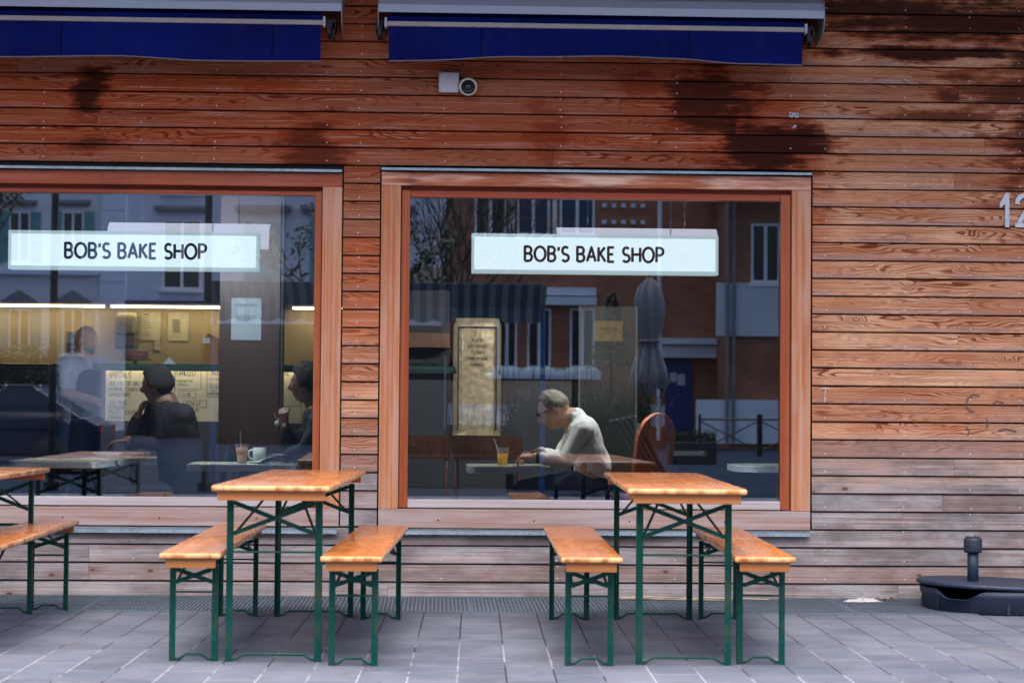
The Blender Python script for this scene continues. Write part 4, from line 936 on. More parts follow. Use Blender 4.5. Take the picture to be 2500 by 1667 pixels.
def chair(label, x, y, rz, back, seatm, wid=.42, bh=.84, mat=None):
    r = thing('chair', label, 'chair', (x, y, 0), rz, 'wooden cafe chairs'); mat = mat or darkw
    m = MB(); m.box((-.20, -wid/2, .435), (.22, wid/2, .465), bev=.01); m.build('seat', seatm, r)
    for a in (-1, 1):
        MB().cyl((.18, a*(wid/2-.03), 0), (.18, a*(wid/2-.03), .44), .013, .017, 10).build('leg', mat, r)
        m = MB(); m.smooth = True; m.tube([(-.24, a*(wid/2-.03), 0), (-.19, a*(wid/2-.03), .45), (-.25, a*(wid/2-.025), bh-.05)], [.013, .017, .013], 8); m.build('leg', mat, r)
    m = MB()
    if back == 'round':
        pts = [(-wid/2, .48)]+[(wid/2*cos(radians(a)), bh-wid/2+.02+wid/2*1.0*sin(radians(a))) for a in range(180, -1, -15)]+[(wid/2, .48)]
        m.add([(-.20-.06*(z-.48)/.4, y_, z) for y_, z in pts]+[(-.165-.06*(z-.48)/.4, y_, z) for y_, z in pts], [tuple(range(len(pts))), tuple(range(2*len(pts)-1, len(pts)-1, -1))]+[(k, (k+1) % len(pts), len(pts)+(k+1) % len(pts), len(pts)+k) for k in range(len(pts))]); m.build('backrest', seatm, r, bev=.008)
    else:
        n = 10; vs = []
        for k in range(n+1):
            yy = -wid/2+wid*k/n; c = .03*(1-(2*k/n-1)**2)
            for dx, zz in ((-.25-c, bh-.16), (-.235-c, bh-.16), (-.245-c, bh), (-.26-c, bh)): vs.append((dx, yy, zz))
        m.add(vs, [(k*4+j, k*4+(j+1) % 4, (k+1)*4+(j+1) % 4, (k+1)*4+j) for k in range(n) for j in range(4)]+[(0, 1, 2, 3), (n*4+3, n*4+2, n*4+1, n*4)]); m.build('backrest', mat, r)
    return r
chair('dark red wooden chair behind the juice, its curved back to the street', .33, 1.70, pi/2, 'rail', darkw, .46, .93)
chair('dark wooden chair at the left end of the right window', -.12, 2.3, pi/2, 'rail', darkw, .42, .92)
chair('terracotta leather chair with rounded back, right of the man in the beige shirt', 1.21, 1.10, pi/2+.75, 'round', terra, .36, 1.07)
chair('black padded chair behind the seated man in black', P(452, 1100, 1.5).x+.05, 1.5, pi, 'rail', blackc, .44, .86, blackc)
chair('chair under the person at the right edge of the left window', -.68, .98, pi, 'rail', darkw, .42, .80)
st_ = chair('low chair under the leaning man', P(1475, 1140, .82).x+.02, .82, pi, 'rail', darkw, .40, .72)
# things on the tables
def cup(name, label, cat, c, prof, mat, inner=None):
    m = MB(); m.smooth = True; m.lathe(prof, n=28); o = m.build(name, mat, None); o.location = c; tag(o, label, cat); return o
clearp = NG('clear_cup_plastic'); clearp.base((.75, .78, .78), .1); clearp.b.inputs['Alpha'].default_value = .08; clearp = clearp.m
t_ = thing('juice_cup', 'clear plastic cup of orange juice with a straw on the cream table', 'cup', P(1227, 1128, .80)*1)
t_.location.z = .7505
m = MB(); m.smooth = True; m.lathe([(.0, .001), (.030, .001), (.040, .112), (.042, .112), (.031, .0), (.0, .0)], n=28); m.build('cup', clearp, t_)
m = MB(); m.smooth = True; m.lathe([(.0, .004), (.028, .004), (.0345, .075), (.0, .076)], n=28); m.build('juice', simple('orange_juice', (1.0, .46, .0), .25, 0, .05), t_)
m = MB(); m.cyl((.0, 0, .01), (-.055, 0, .17), .0035, n=8); m.build('straw', M['plastic'], t_)
t_ = thing('iced_coffee', 'clear cup of milky iced coffee with a straw on the left window table', 'cup', (P(590, 1122, .86).x, .86, .7505))
m = MB(); m.smooth = True; m.lathe([(.0, .001), (.028, .001), (.041, .118), (.043, .118), (.044, .126), (.030, .126)], n=28); m.build('cup', clearp, t_)
m = MB(); m.smooth = True; m.lathe([(.0, .004), (.027, .004), (.037, .10), (.0, .101)], n=28); m.build('coffee', simple('milky_coffee', (.50, .22, .11), .3, 0, .15, 40), t_)
m = MB(); m.cyl((0, 0, .02), (-.012, 0, .20), .0035, n=8); m.build('straw', simple('paper_straw', (.45, .30, .22), .5), t_)
t_ = thing('mug', 'pale green china mug on a saucer beside the iced coffee', 'mug', (P(633, 1116, 1.02).x, 1.02, .7505)); mugm = simple('celadon_china', (.52, .62, .54), .2, 0, .05)
m = MB(); m.smooth = True; m.lathe([(.0, .006), (.036, .006), (.041, .012), (.042, .098), (.038, .098), (.037, .02), (.0, .016)], n=28); m.build('bowl', mugm, t_)
m = MB(); m.smooth = True; m.tube([(-.040, 0, .085), (-.066, 0, .078), (-.070, 0, .050), (-.058, 0, .028), (-.040, 0, .026)], .0055, 8); m.build('handle', mugm, t_)
m = MB(); m.smooth = True; m.lathe([(.0, .0005), (.045, .0005), (.072, .010), (.072, .013), (.045, .005), (.0, .005)], n=28); m.build('saucer', mugm, t_)
papm = simple('white_paper', (.62, .66, .72), .8, 0, .04)
rp = random.Random(2)
def sheets(name, label, x, y, z, n, w_, d_):
    m = MB()
    for k in range(n):
        a = rp.uniform(-.5, .5); cx_, cy_ = x+rp.uniform(-.05, .05), y+rp.uniform(-.03, .03); R_ = Matrix.Translation((cx_, cy_, z+.004*k)) @ Matrix.Rotation(a, 4, 'Z'); N_ = 8
        vs = [(-w_/2+w_*i/N_, -d_/2+d_*j, .001+.028*sin(pi*i/N_)*(k % 2)+.01*(i/N_)**2*(1+k)) for i in range(N_+1) for j in (0, 1)]
        m.add(vs, [(2*i, 2*i+2, 2*i+3, 2*i+1) for i in range(N_)], R_)
    tag(m.build(name, papm), label, 'paper')
sheets('paper_sheets', 'loose white paper sheets curling on the cream table right of the mug', P(668, 1118, .85).x, .86, .752, 4, .20, .15)
t_ = MB(); t_.smooth = True; t_.lathe([(.0, .002), (.06, .002), (.105, .035), (.102, .036), (.06, .006), (.0, .006)], n=32); o = t_.build('bowl', simple('lilac_china', (.35, .34, .45), .25)); o.location = (P(262, 1082, 2.1).x, 2.1, .7505); tag(o, 'shallow lilac grey bowl on the rear cream table in the left window', 'bowl')
# blue plastic bag on the floor under the leaning man
m = MB(); m.smooth = True
vs = []; rbg = random.Random(9)
for j in range(9):
    for i in range(18):
        a = 2*pi*i/18; r_ = (.13+.02*sin(3*a+j))*(1-.05*j)*(1+rbg.uniform(-.12, .12)); vs.append((r_*cos(a)*1.2, r_*sin(a), .05*j+rbg.uniform(-.008, .008)))
m.add(vs, [(j*18+i, j*18+(i+1) % 18, (j+1)*18+(i+1) % 18, (j+1)*18+i) for j in range(8) for i in range(18)])
o = m.build('plastic_bag', simple('blue_plastic_film', (.01, .06, .30), .2, 0, .3, 20, .4), recalc=False); o.location = (P(1500, 1140, 1.15).x, 1.15, .30); tag(o, 'crumpled blue plastic bag on the stool behind the leaning man', 'bag')
sb_ = thing('stool', 'low dark stool under the blue plastic bag', 'stool', (P(1500, 1140, 1.15).x, 1.15, 0)); MB().box((-.17, -.15, .26), (.17, .15, .298), bev=.006).build('seat', darkw, sb_)
for sx in (-1, 1):
    for sy in (-1, 1): MB().cyl((sx*.14, sy*.12, 0), (sx*.12, sy*.10, .26), .013, n=8).build('leg', darkw, sb_)
# ---------------------------------------------------------------- lightbox signs
signm = emit('lit_sign_face', (.74, .92, 1.0), .56); signf = emit('sign_frame_glow', (.62, .82, .88), .33); sign_side = emit('lit_sign_glow_side', (.70, .88, .90), .22); ink = simple('sign_ink', (.030, .018, .045), .6)
def lightbox(label, x0, x1, z0, z1, y, tx, tw, rz=0):
    r = thing('lightbox_sign', label, 'sign', ((x0+x1)/2, y, z1), rz, 'lit bake shop signs hanging in the windows'); W_ = x1-x0; H_ = z1-z0; D_ = .11
    MB().box((-W_/2+.014, 0, -H_+.018), (W_/2-.014, .004, -.018)).build('face', signm, r)
    m = MB()
    for a, b in (((-W_/2, -.008, -.020), (W_/2, .012, 0)), ((-W_/2, -.008, -H_), (W_/2, .012, -H_+.020)), ((-W_/2, -.0075, -H_+.020), (-W_/2+.016, .012, -.020)), ((W_/2-.016, -.0075, -H_+.020), (W_/2, .012, -.020))): m.box(a, b)
    m.build('frame', signf, r)
    MB().box((-W_/2+.002, .012, -H_+.001), (W_/2-.002, D_, -.001)).build('case', sign_side, r)
    m = MB(); write(m, "BOB'S BAKE SHOP", tx-(x0+x1)/2, -H_*.5-.044, -.0005, .086, .0165, 0, None, tw, .21); m.build('lettering', ink, r)
    for s_ in (-1, 1):
        m = MB(); m.smooth = True; cx_ = s_*W_*.31
        zz = 0
        while zz < .80: 
            m.tube([(cx_+(.006*cos(a) if int(zz*40) % 2 else 0), .05+(0 if int(zz*40) % 2 else .006*cos(a)), zz+.012+.014*sin(a)) for a in [2*pi*k/8 for k in range(8)]], .0018, 5, closed=True); zz += .025
        m.build('chain', M['zinc'], r)
    return r
lightbox("lit white hanging sign reading BOB'S BAKE SHOP, in the left window", -2.556, -1.075, 1.912, 2.142, .22, -2.222, .832)
lightbox("lit white hanging sign reading BOB'S BAKE SHOP, in the right window", .193, 1.677, 1.918, 2.154, .22, .513, .832)
shade = emit('translucent_lamp_shade', (.80, .84, 1.0), .34)
def shade_lamp(label, x0, x1, zt, y):
    r = thing('lamp_shade', label, 'lamp', (x0, y, zt), 0, 'long white lamp shades behind the signs'); m = MB(); m.smooth = True; L_ = x1-x0
    prof = [(.0, .0), (-.05, -.012), (-.09, -.045), (-.108, -.09), (-.112, -.17), (-.110, -.17), (-.104, -.09), (-.085, -.045), (-.045, -.016), (.0, -.005)]
    m.prism(prof, 0, L_); m.build('shade', shade, r)
    m = MB(); m.cyl((.03, .0, -.06), (L_-.03, .0, -.06), .014, n=12); m.build('tube', emit('cool_tube_lamp', (.90, .95, 1), 160), r)
    for q in (.2, L_-.2): MB().cyl((q, 0, 0), (q, 0, 3.0-zt), .004, n=6).build('cable', M['blackwire'], r)
shade_lamp('long white curved lamp shade hanging behind the left sign', -2.08, -1.07, 2.262, .95)
shade_lamp('long white curved lamp shade hanging behind the right sign', .742, 1.763, 2.262, .95)
# ---------------------------------------------------------------- counter, back wall, posters
olive = simple('olive_yellow_panel', (.30, .235, .12), .6, 0, .08, 5); cream = simple('kraft_poster_paper', (.62, .52, .34), .8, 0, .05, 6); inkb = simple('black_marker', (.02, .02, .022), .7); inkr = simple('red_marker', (.30, .02, .02), .7)
led = emit('warm_led_strip', (1.0, .78, .46), 8.0)
bw = thing('back_shelf_wall', 'olive yellow back wall with a dark cupboard above and a warm light strip', 'wall unit', (0, 0, 0))
MB().box((-5.7, 5.62, .0), (-.42, 5.70, 1.96)).build('panel', olive, bw)
MB().box((-5.7, 5.05, 1.965), (-.42, 5.70, 2.99)).build('cupboard', simple('dark_cupboard', (.03, .03, .035), .6), bw)
for a, b in ((-5.6, -2.86), (-2.80, -1.62), (-1.25, -.5)): MB().box((a, 5.40, 1.948), (b, 5.46, 1.962)).build('light_strip', led, bw)
led2 = emit('counter_light_strip', (1.0, .93, .72), 5.0)
ct = thing('counter', 'dark cafe counter with glass edged top and a row of hand-lettered posters', 'counter', (0, 0, 0))
MB().box((-2.50, 3.22, .0), (1.0, 3.85, 1.395)).build('body', simple('counter_front', (.05, .05, .055), .5), ct)
MB().box((-2.48, 3.15, 1.386), (-.62, 3.175, 1.3955)).build('light_strip', led2, ct)
MB().box((-2.55, 3.10, 1.365), (1.02, 3.108, 1.396)).build('edge_strip', simple('dark_green_edge', (.02, .05, .04), .3), ct)
MB().box((-2.55, 3.11, 1.396), (1.02, 3.90, 1.418)).build('top', simple('dark_green_glass', (.05, .11, .085), .1), ct)
rw = random.Random(21)
def poster(x0, x1, z0, z1, y, label, lines, boxes=(), mat=None, name='poster', yy=None):
    r = thing(name, label, 'poster', (x0, y, z0), 0, None); W_, H_ = x1-x0, z1-z0
    MB().box((0, 0, 0), (W_, .003, H_)).build('sheet', mat or cream, r)
    mb_ = MB(); mr_ = MB()
    for (t, lx, lz, h, mw, *c) in lines:
        write(mr_ if c else mb_, t, lx*W_, lz*H_, -.001, h, h*.13, .05, rw, mw*W_ if mw else None, .16)
    for (a, b, c, d) in boxes: ribbons(mb_, [[(a*W_, c*H_), (b*W_, c*H_), (b*W_, d*H_), (a*W_, d*H_), (a*W_, c*H_)]], .0035, lambda p, q, e: (p, -.001-e, q))
    if mb_.v: mb_.build('lettering', inkb, r)
    if mr_.v: mr_.build('lettering', inkr, r)
    return r
yp = 3.205
r_ = poster(-2.468, -1.96, .995, 1.390, yp, 'kraft poster headed TODAYS SPECIALS with juices, left of the seated man in black', [
 ("TODAY'S", .05, .905, .034, .45), ('SPECIALS', .05, .81, .034, .52), ('JUS FILTR\u00c9 BIO', .05, .665, .030, .68), ('6\u20ac', .80, .66, .024, .12), ('POMME CARROT', .05, .555, .028, .78), ('GINGEMBRE', .05, .455, .028, .6),
 ('JUS MIX\u00c9 -', .05, .305, .030, .54), ('BANANE', .05, .215, .030, .44), ('FRUITS ROUGES', .05, .125, .028, .75), ('ORANGE', .05, .03, .028, .42)])
m = MB(); ribbons(m, [_arc(.375, .335, .020, .020, 0, 360, 16)]+[[(.375+.027*cos(a), .335+.027*sin(a)), (.375+.038*cos(a), .335+.038*sin(a))] for a in [2*pi*k/16 for k in range(16)]]+[_arc(.375, .337, .011, .010, 200, 340, 6)], .003, lambda p, q, e: (p, -.001-e, q)); m.build('sun_drawing', inkb, r_)
poster(-1.955, -1.50, .995, 1.392, yp, 'kraft poster with GRILLED and PANCAKES boxes, behind the seated man in black', [
 ('GRILLED', .03, .86, .034, .38), ('MUSHROOM', .04, .73, .018, .3), ('SPINACH', .04, .66, .018, .3), ('CLUB', .10, .47, .028, .2), ('TOAST', .18, .29, .030, .32), ('15\u20ac', .33, .19, .018, .12),
 ('- PANCAKES -', .54, .86, .030, .44), ('CLASSIC OATMEAL', .56, .77, .018, .4), ('OR', .74, .72, .014, .08), ('HUG, GLUTEN - FREE', .56, .67, .015, .4), ('BUCKWHEAT (SARRASIN)', .56, .62, .015, .42), ('HAUT OU SAPINE', .58, .555, .017, .4), ('CHIA MARMELADE', .56, .475, .014, .4)],
 ((.0, .42, .60, .95), (.06, .34, .44, .57), (.52, .98, .53, .97), (.52, .99, .455, .52), (.14, .52, .26, .39)))
poster(-1.497, -1.02, .985, 1.395, yp, 'kraft poster headed VEGGIE RICE DELUXE with HOT SOUP VEGAN, partly behind the brown column', [
 ('VEGGIE RICE DELUXE', .06, .87, .034, .9), ('LEGUMES MIJOTES AU', .06, .78, .018, .9), ('LAIT DE COCO DE GOUT', .06, .725, .018, .9), ('SUR RIZ COMPLET AU', .06, .67, .018, .9), ('PICKLES MAISON ET UN', .06, .615, .018, .9), ('OEUF AU PLAT DANS', .06, .56, .018, .86), ('VERT TOM OU ROUGE', .06, .505, .018, .9), ('INDIEN CORIANDRE', .06, .45, .018, .9), ('CACAHUETES ET UN DEMI', .06, .395, .018, .9), ('AVOCAT!    12\u20ac', .06, .34, .018, .62),
 ('HOT SOUP 5.5\u20ac', -.05, .20, .026, .72), ('VEGAN', -.05, .10, .026, .36)], ((.03, .98, .31, .96),))
poster(-1.015, -.60, .985, 1.396, yp, 'kraft poster with red and black lettering reading SANDWICH, VEGGIE BAGEL, FROMAGE, right of the column', [
 ('SANDWICH', .36, .87, .030, .5, 1), ('VEGGIE', .33, .74, .028, .4, 1), ('BAGEL', .33, .63, .026, .32), ('KALE', .36, .54, .026, .24), ('FROMAGE', .33, .24, .028, .44, 1), ('BAGEL', .33, .12, .026, .3), ('FETA COURGETTE', .40, .02, .024, .58), ('6\u20ac', .08, .77, .02, .1), ('10\u20ac', .06, .56, .02, .14)], ((-.02, .24, .45, .93),))
# sheets and things on the back wall
greyp = simple('grey_backlit_paper', (.40, .37, .24), .8)
def bpx(u0, v0, u1, v1, y): a = P(u0, v0, y); b = P(u1, v1, y); return a.x, b.x, b.z, a.z
x0, x1, z0, z1 = bpx(346, 762, 392, 830, 5.60); poster(x0, x1, z0, z1, 5.61, 'printed paper sheet on the olive wall, right of the dispenser', [('MENU', .1, .88, .02, .5)]+[('INFORMATION '[:7+k % 5], .08, .78-.09*k, .010, .7) for k in range(8)], mat=greyp, name='notice')
x0, x1, z0, z1 = bpx(410, 762, 460, 832, 5.60); poster(x0, x1, z0, z1, 5.61, 'paper with a dark printed block, second sheet right of the dispenser', [('HORAIRES'[:8], .2, .70-.06*k, .014, .6) for k in range(8)], mat=greyp, name='notice')
x0, x1, z0, z1 = bpx(375, 830, 393, 856, 5.60); poster(x0, x1, z0, z1, 5.61, 'small framed pictogram sign between the two paper sheets, lower', [('O', .3, .4, .03, .4)], ((.05, .95, .05, .95),), mat=greyp, name='notice')
x0, x1, z0, z1 = bpx(162, 810, 200, 868, 4.5); poster(x0, x1, z0, z1, 4.5, 'white paper reading SOUP held up behind the bald man', [('SOUP', .25, .74, .05, .95), ('MAISON', .1, .42, .022, .7), ('VEGAN', .1, .2, .016, .5)], mat=simple('cream_sheet', (.6, .55, .42), .8), name='notice')
dp = thing('towel_dispenser', 'grey rounded towel dispenser on the olive wall', 'dispenser', (P(308, 850, 5.5).x, 5.60, P(308, 850, 5.5).z)); dh = .31
MB().box((-.095, -.14, .10), (.095, 0, dh), bev=.035).build('cover', simple('smoked_plastic', (.16, .15, .10), .25), dp); MB().box((-.092, -.135, 0), (.092, 0, .115), bev=.02).build('body', simple('grey_plastic', (.10, .095, .08), .4), dp)
em = thing('espresso_machine', 'dark espresso machine on the back counter at the left edge of the left window', 'coffee machine', (P(70, 900, 4.6).x, 4.6, 1.0)); dk_ = simple('dark_machine_metal', (.05, .05, .055), .3, .6)
MB().box((-.30, -.20, .10), (.30, .22, .44), bev=.02).build('body', dk_, em); MB().box((-.28, -.28, .0), (.28, .22, .06), bev=.01).build('drip_tray', chrome, em); MB().box((-.30, -.02, .06), (.30, .22, .10)).build('back', dk_, em)
for k_ in (-.14, .14): m = MB(); m.smooth = True; m.cyl((k_, -.22, .22), (k_, -.22, .30), .035, n=16); m.cyl((k_, -.22, .24), (k_, -.40, .22), .012, n=10); m.build('group_head', chrome, em)
bc = thing('back_counter', 'dark back counter under the espresso machine', 'counter', (P(70, 900, 4.6).x, 4.6, 0)); MB().box((-1.2, -.30, .92), (.62, .45, .998)).build('top', simple('dark_stone', (.04, .04, .045), .3), bc); MB().box((-1.18, -.26, 0), (.60, .43, .919)).build('body', M['dwall'], bc)
for k_ in ():
    bo = thing('bottle', ['green glass bottle at the left end of the bottle row behind the espresso machine', 'brown bottle, second from the left behind the espresso machine', 'clear bottle, third from the left behind the espresso machine', 'green bottle, third from the right behind the espresso machine', 'amber bottle, second from the right behind the espresso machine', 'dark bottle at the right end of the bottle row'][k_], 'bottle', (P(20+26*k_, 900, 4.85).x, 4.90, 1.443 if k_ in (1, 2, 3) else .999), 0, 'bottles behind the counter')
    m = MB(); m.smooth = True; m.lathe([(.0, 0), (.035, .0), (.036, .17), (.014, .22), (.013, .29), (.0, .29)], n=20); m.build('glass', simple('bottle_glass', [(.04, .14, .05), (.16, .07, .02), (.3, .32, .3), (.05, .16, .06), (.35, .16, .02), (.04, .03, .03)][k_], .12), bo)
cs = thing('cake_stand', 'glass domed cake stand holding a dark red cake, on the counter top', 'cake stand', (P(330, 886, 3.5).x, 3.5, 1.419))
m = MB(); m.smooth = True; m.lathe([(.0, .0), (.05, .0), (.012, .012), (.012, .03), (.13, .036), (.13, .042), (.0, .042)], n=32); m.build('plate', chrome, cs)
m = MB(); m.smooth = True; m.lathe([(.0, .043), (.092, .043), (.095, .10), (.0, .105)], n=32); m.build('cake', simple('dark_red_cake', (.20, .03, .02), .7, 0, .4, 60), cs)
m = MB(); m.smooth = True; m.lathe([(.112, .043), (.114, .11), (.10, .132), (.02, .138), (.012, .142), (.014, .155), (.0, .16)], n=32); m.build('dome', clearp, cs)
m = MB(); c_ = P(414, 888, 3.4).x; m.add([(c_-.05, 3.38, 1.4195), (c_+.05, 3.38, 1.4195), (c_-.01, 3.44, 1.478), (c_+.05, 3.50, 1.4195), (c_-.05, 3.50, 1.4195)], [(0, 1, 2), (3, 4, 2)]); tag(m.build('folded_card', papm), 'small folded white card standing on the counter top', 'card')
pb = thing('paper_bag', 'tall brown paper bag with a white tag on the counter, left of the column', 'paper bag', (P(514, 886, 3.5).x, 3.5, 1.419))
m = MB(); m.add([(-.065, -.04, 0), (.06, -.04, 0), (.06, .04, 0), (-.065, .04, 0), (-.03, -.02, .23), (.065, -.03, .20), (.065, .03, .20), (-.03, .02, .24), (-.055, -.045, .11), (.066, -.045, .11)], [(0, 1, 9, 8), (8, 9, 5, 4), (1, 2, 6, 5, 9), (2, 3, 7, 6), (3, 0, 8, 4, 7), (4, 5, 6, 7)]); m.build('bag', simple('brown_kraft', (.40, .19, .055), .75, 0, .15, 20, .2), pb)
MB().box((-.055, -.052, .165), (.0, -.049, .205)).build('tag', papm, pb)
cl = thing('column', 'dark brown wooden column inside the left window carrying a paper notice', 'column', (P(608, 900, 2.0).x, 2.0, 0)); MB().box((-.205, 0, 0), (.205, .20, 2.99)).build('shaft', trim_wood('dark_brown_panelling', 'z', (.020, .009, .007), (.032, .015, .011), (.01, .005, .004), 0, seed=14), cl)
MB().box((.207, .02, 0), (.225, .18, 2.99)).build('edge_trim', simple('black_trim', (.01, .01, .012), .6), cl)
x0, x1, z0, z1 = bpx(565, 727, 637, 830, 1.99); poster(x0, x1, z0, z1, 1.994, 'pale blue grey notice reading AVOCADO SMASH on the dark brown column', [('AVOCADO SMASH', .14, .80, .018, .72), ('POACHED EGGS ON TOAST', .16, .56, .011, .68), ('TOMATO CHUTNEY AND', .16, .50, .011, .68), ('BASIL YOGHURT', .16, .44, .011, .66), ('9\u20ac', .48, .13, .011, .1)], mat=simple('blue_grey_paper', (.20, .25, .28), .8, 0, .04), name='notice')
# gold foil board, oven shelf, toilet door
foil = simple('gold_foil', (.56, .44, .24), .42, .35, .3, 22, .9)
x0, x1, z0, z1 = bpx(1108, 776, 1222, 1064, 3.1)
gb = thing('gold_board', 'tall gold foil covered board with a thin dark inner frame and small handwriting', 'board', ((x0+x1)/2, 3.12, z0)); W_ = x1-x0; H_ = z1-z0
n = 14; vs = []; rf = random.Random(4)
mbx = MB(); mbx.smooth = True
for j in range(41):
    for i in range(n+1):
        u = i/n*2-1; v = j/40; wd = W_/2*(1-.10*smooth((v-.93)/.07)); vs.append((u*wd, -.05*(1-u**4)*(1-smooth((v-.95)/.05)*.5)+rf.uniform(-.004, .004), v*H_))
mbx.add(vs, [(j*(n+1)+i, j*(n+1)+i+1, (j+1)*(n+1)+i+1, (j+1)*(n+1)+i) for j in range(40) for i in range(n)]); mbx.build('foil', foil, gb)
MB().box((-W_/2+.01, .0, 0), (W_/2-.01, .03, H_-.02)).build('backing', M['dark'], gb)
m = MB(); ribbons(m, [[(-W_*.40, .04), (-W_*.40, H_*.92), (W_*.40, H_*.92), (W_*.40, .04)]], .012, lambda p, q, e: (p, -.062-e, q)); m.build('inner_frame', simple('navy_tape', (.02, .015, .06), .6), gb)
m = MB()
for k, t in enumerate(('PLEASE', 'FLEE DECKED', 'TO PART', 'EVERY ROUND', 'DOWN BY')): write(m, t, 0, H_*(.80-.052*k), -.062, .020, .0028, .07, rw, .17, .2, True)
m.build('lettering', inkb, gb)
ov = thing('oven_shelf', 'back shelf with a small toaster at the left of the right window', 'shelf', (0, 0, 0)); xa = P(900, 900, 4.2).x; xb = P(1098, 900, 4.2).x
steel = simple('brushed_steel', (.30, .29, .28), .35, .8, .1, 20); zz = lambda v: P(1000, v, 4.2).z
MB().box((xa, 4.2, zz(994)-.02), (xb, 4.7, zz(994))).build('shelf', simple('yellow_wood_shelf', (.45, .26, .08), .5), ov); MB().box((xa, 4.2, zz(844)-.01), (xb, 4.7, zz(812))).build('upper_shelf', simple('copper_shelf', (.35, .16, .09), .4, .3), ov)
MB().box((xa, 4.65, zz(1000)), (xb, 4.72, zz(700))).build('back', simple('dim_tiles', (.06, .055, .05), .4), ov)
x0 = P(1036, 900, 4.2).x; x1 = P(1070, 900, 4.2).x
MB().box((x0, 4.28, zz(993)), (x1, 4.6, zz(944)), bev=.02).build('toaster', steel, ov)
m = MB(); m.smooth = True; m.cyl((x0+.05, 4.27, zz(972)), (x0+.05, 4.24, zz(972)), .018, n=16); m.build('knob', M['blackwire'], ov)
for k in range(4): m = MB(); m.smooth = True; q = xa+.1+.14*k; m.lathe([(.0, 0), (.05, 0), (.055, .10), (.03, .15), (.02, .17), (.0, .17)], c=(q, 4.45, zz(844)-.30), n=20); m.build('jar', simple('dim_jar', (.10, .10, .09), .3), ov)
MB().box((xa, 4.25, zz(844)-.31), (xb, 4.65, zz(844)-.302)).build('middle_shelf', steel, ov)
dr = thing('glazed_door', 'pale green glazed door at the back with a brown card reading TOILETTES', 'door', (P(1484, 900, 5.2).x, 5.2, 0)); dz = P(1484, 748, 5.2).z
MB().box((-.24, 0, .0), (.24, .03, dz)).build('leaf', simple('grey_green_glass_door', (.045, .06, .045), .4, 0, .3, 3), dr)
for a in (-.25, .235): MB().box((a, -.01, 0), (a+.015, .035, dz)).build('stile', simple('pale_door_edge', (.35, .40, .33), .5), dr)
x0, x1, z0, z1 = bpx(1451, 783, 1520, 833, 5.15); poster(x0, x1, z0, z1, 5.16, 'brown card reading TOILETTES on the glazed door', [('TOILETTES', .22, .52, .026, .58), ('---------', .24, .36, .02, .5)], mat=simple('kraft_card', (.75, .55, .25), .8), name='notice')
# ---------------------------------------------------------------- across the street (seen mirrored in the window panes)
def V(u, v, Y):
    p = P(u, v, Y); return p.x, p.z
plaster = simple('pale_render', (.72, .72, .80), .85, 0, .06, .6, 0, .5, 0, ((.30, .30, .34), .4)); plaster2 = simple('cool_grey_render', (.60, .64, .80), .85, 0, .06, .6); stone = simple('blue_grey_stone_trim', (.62, .68, .85), .8, 0, .05, 1); cornm = simple('weathered_cornice', (.20, .20, .24), .85, 0, .2, 2)
teal = simple('teal_shutter_paint', (.12, .36, .38), .6, 0, .1, 3); frame_w = simple('white_window_frame', (.80, .80, .84), .6); wglass = simple('dark_window_glass', (.012, .018, .035), .12); bluegl = simple('blue_window_glass', (.01, .035, .10), .15)
def brick():
    g = NG('red_brown_brick'); x, y, z = g.xyz(g.co()); b = g.n('TexBrick'); g.put(b.inputs['Vector'], g.comb(g.math('ADD', x, y), z, 0.0)); b.inputs['Scale'].default_value = 1
    b.inputs['Brick Width'].default_value = .24; b.inputs['Row Height'].default_value = .085; b.inputs['Mortar Size'].default_value = .010
    b.inputs['Color1'].default_value = (.34, .105, .050, 1); b.inputs['Color2'].default_value = (.46, .165, .080, 1); b.inputs['Mortar'].default_value = (.26, .17, .13, 1)
    g.base(g.mix(g.math('MULTIPLY', g.ss(g.noise(g.co(), .8, 4), .45, .7), .5), b.outputs['Color'], (.16, .055, .03)), .85); return g.m
bk = brick()
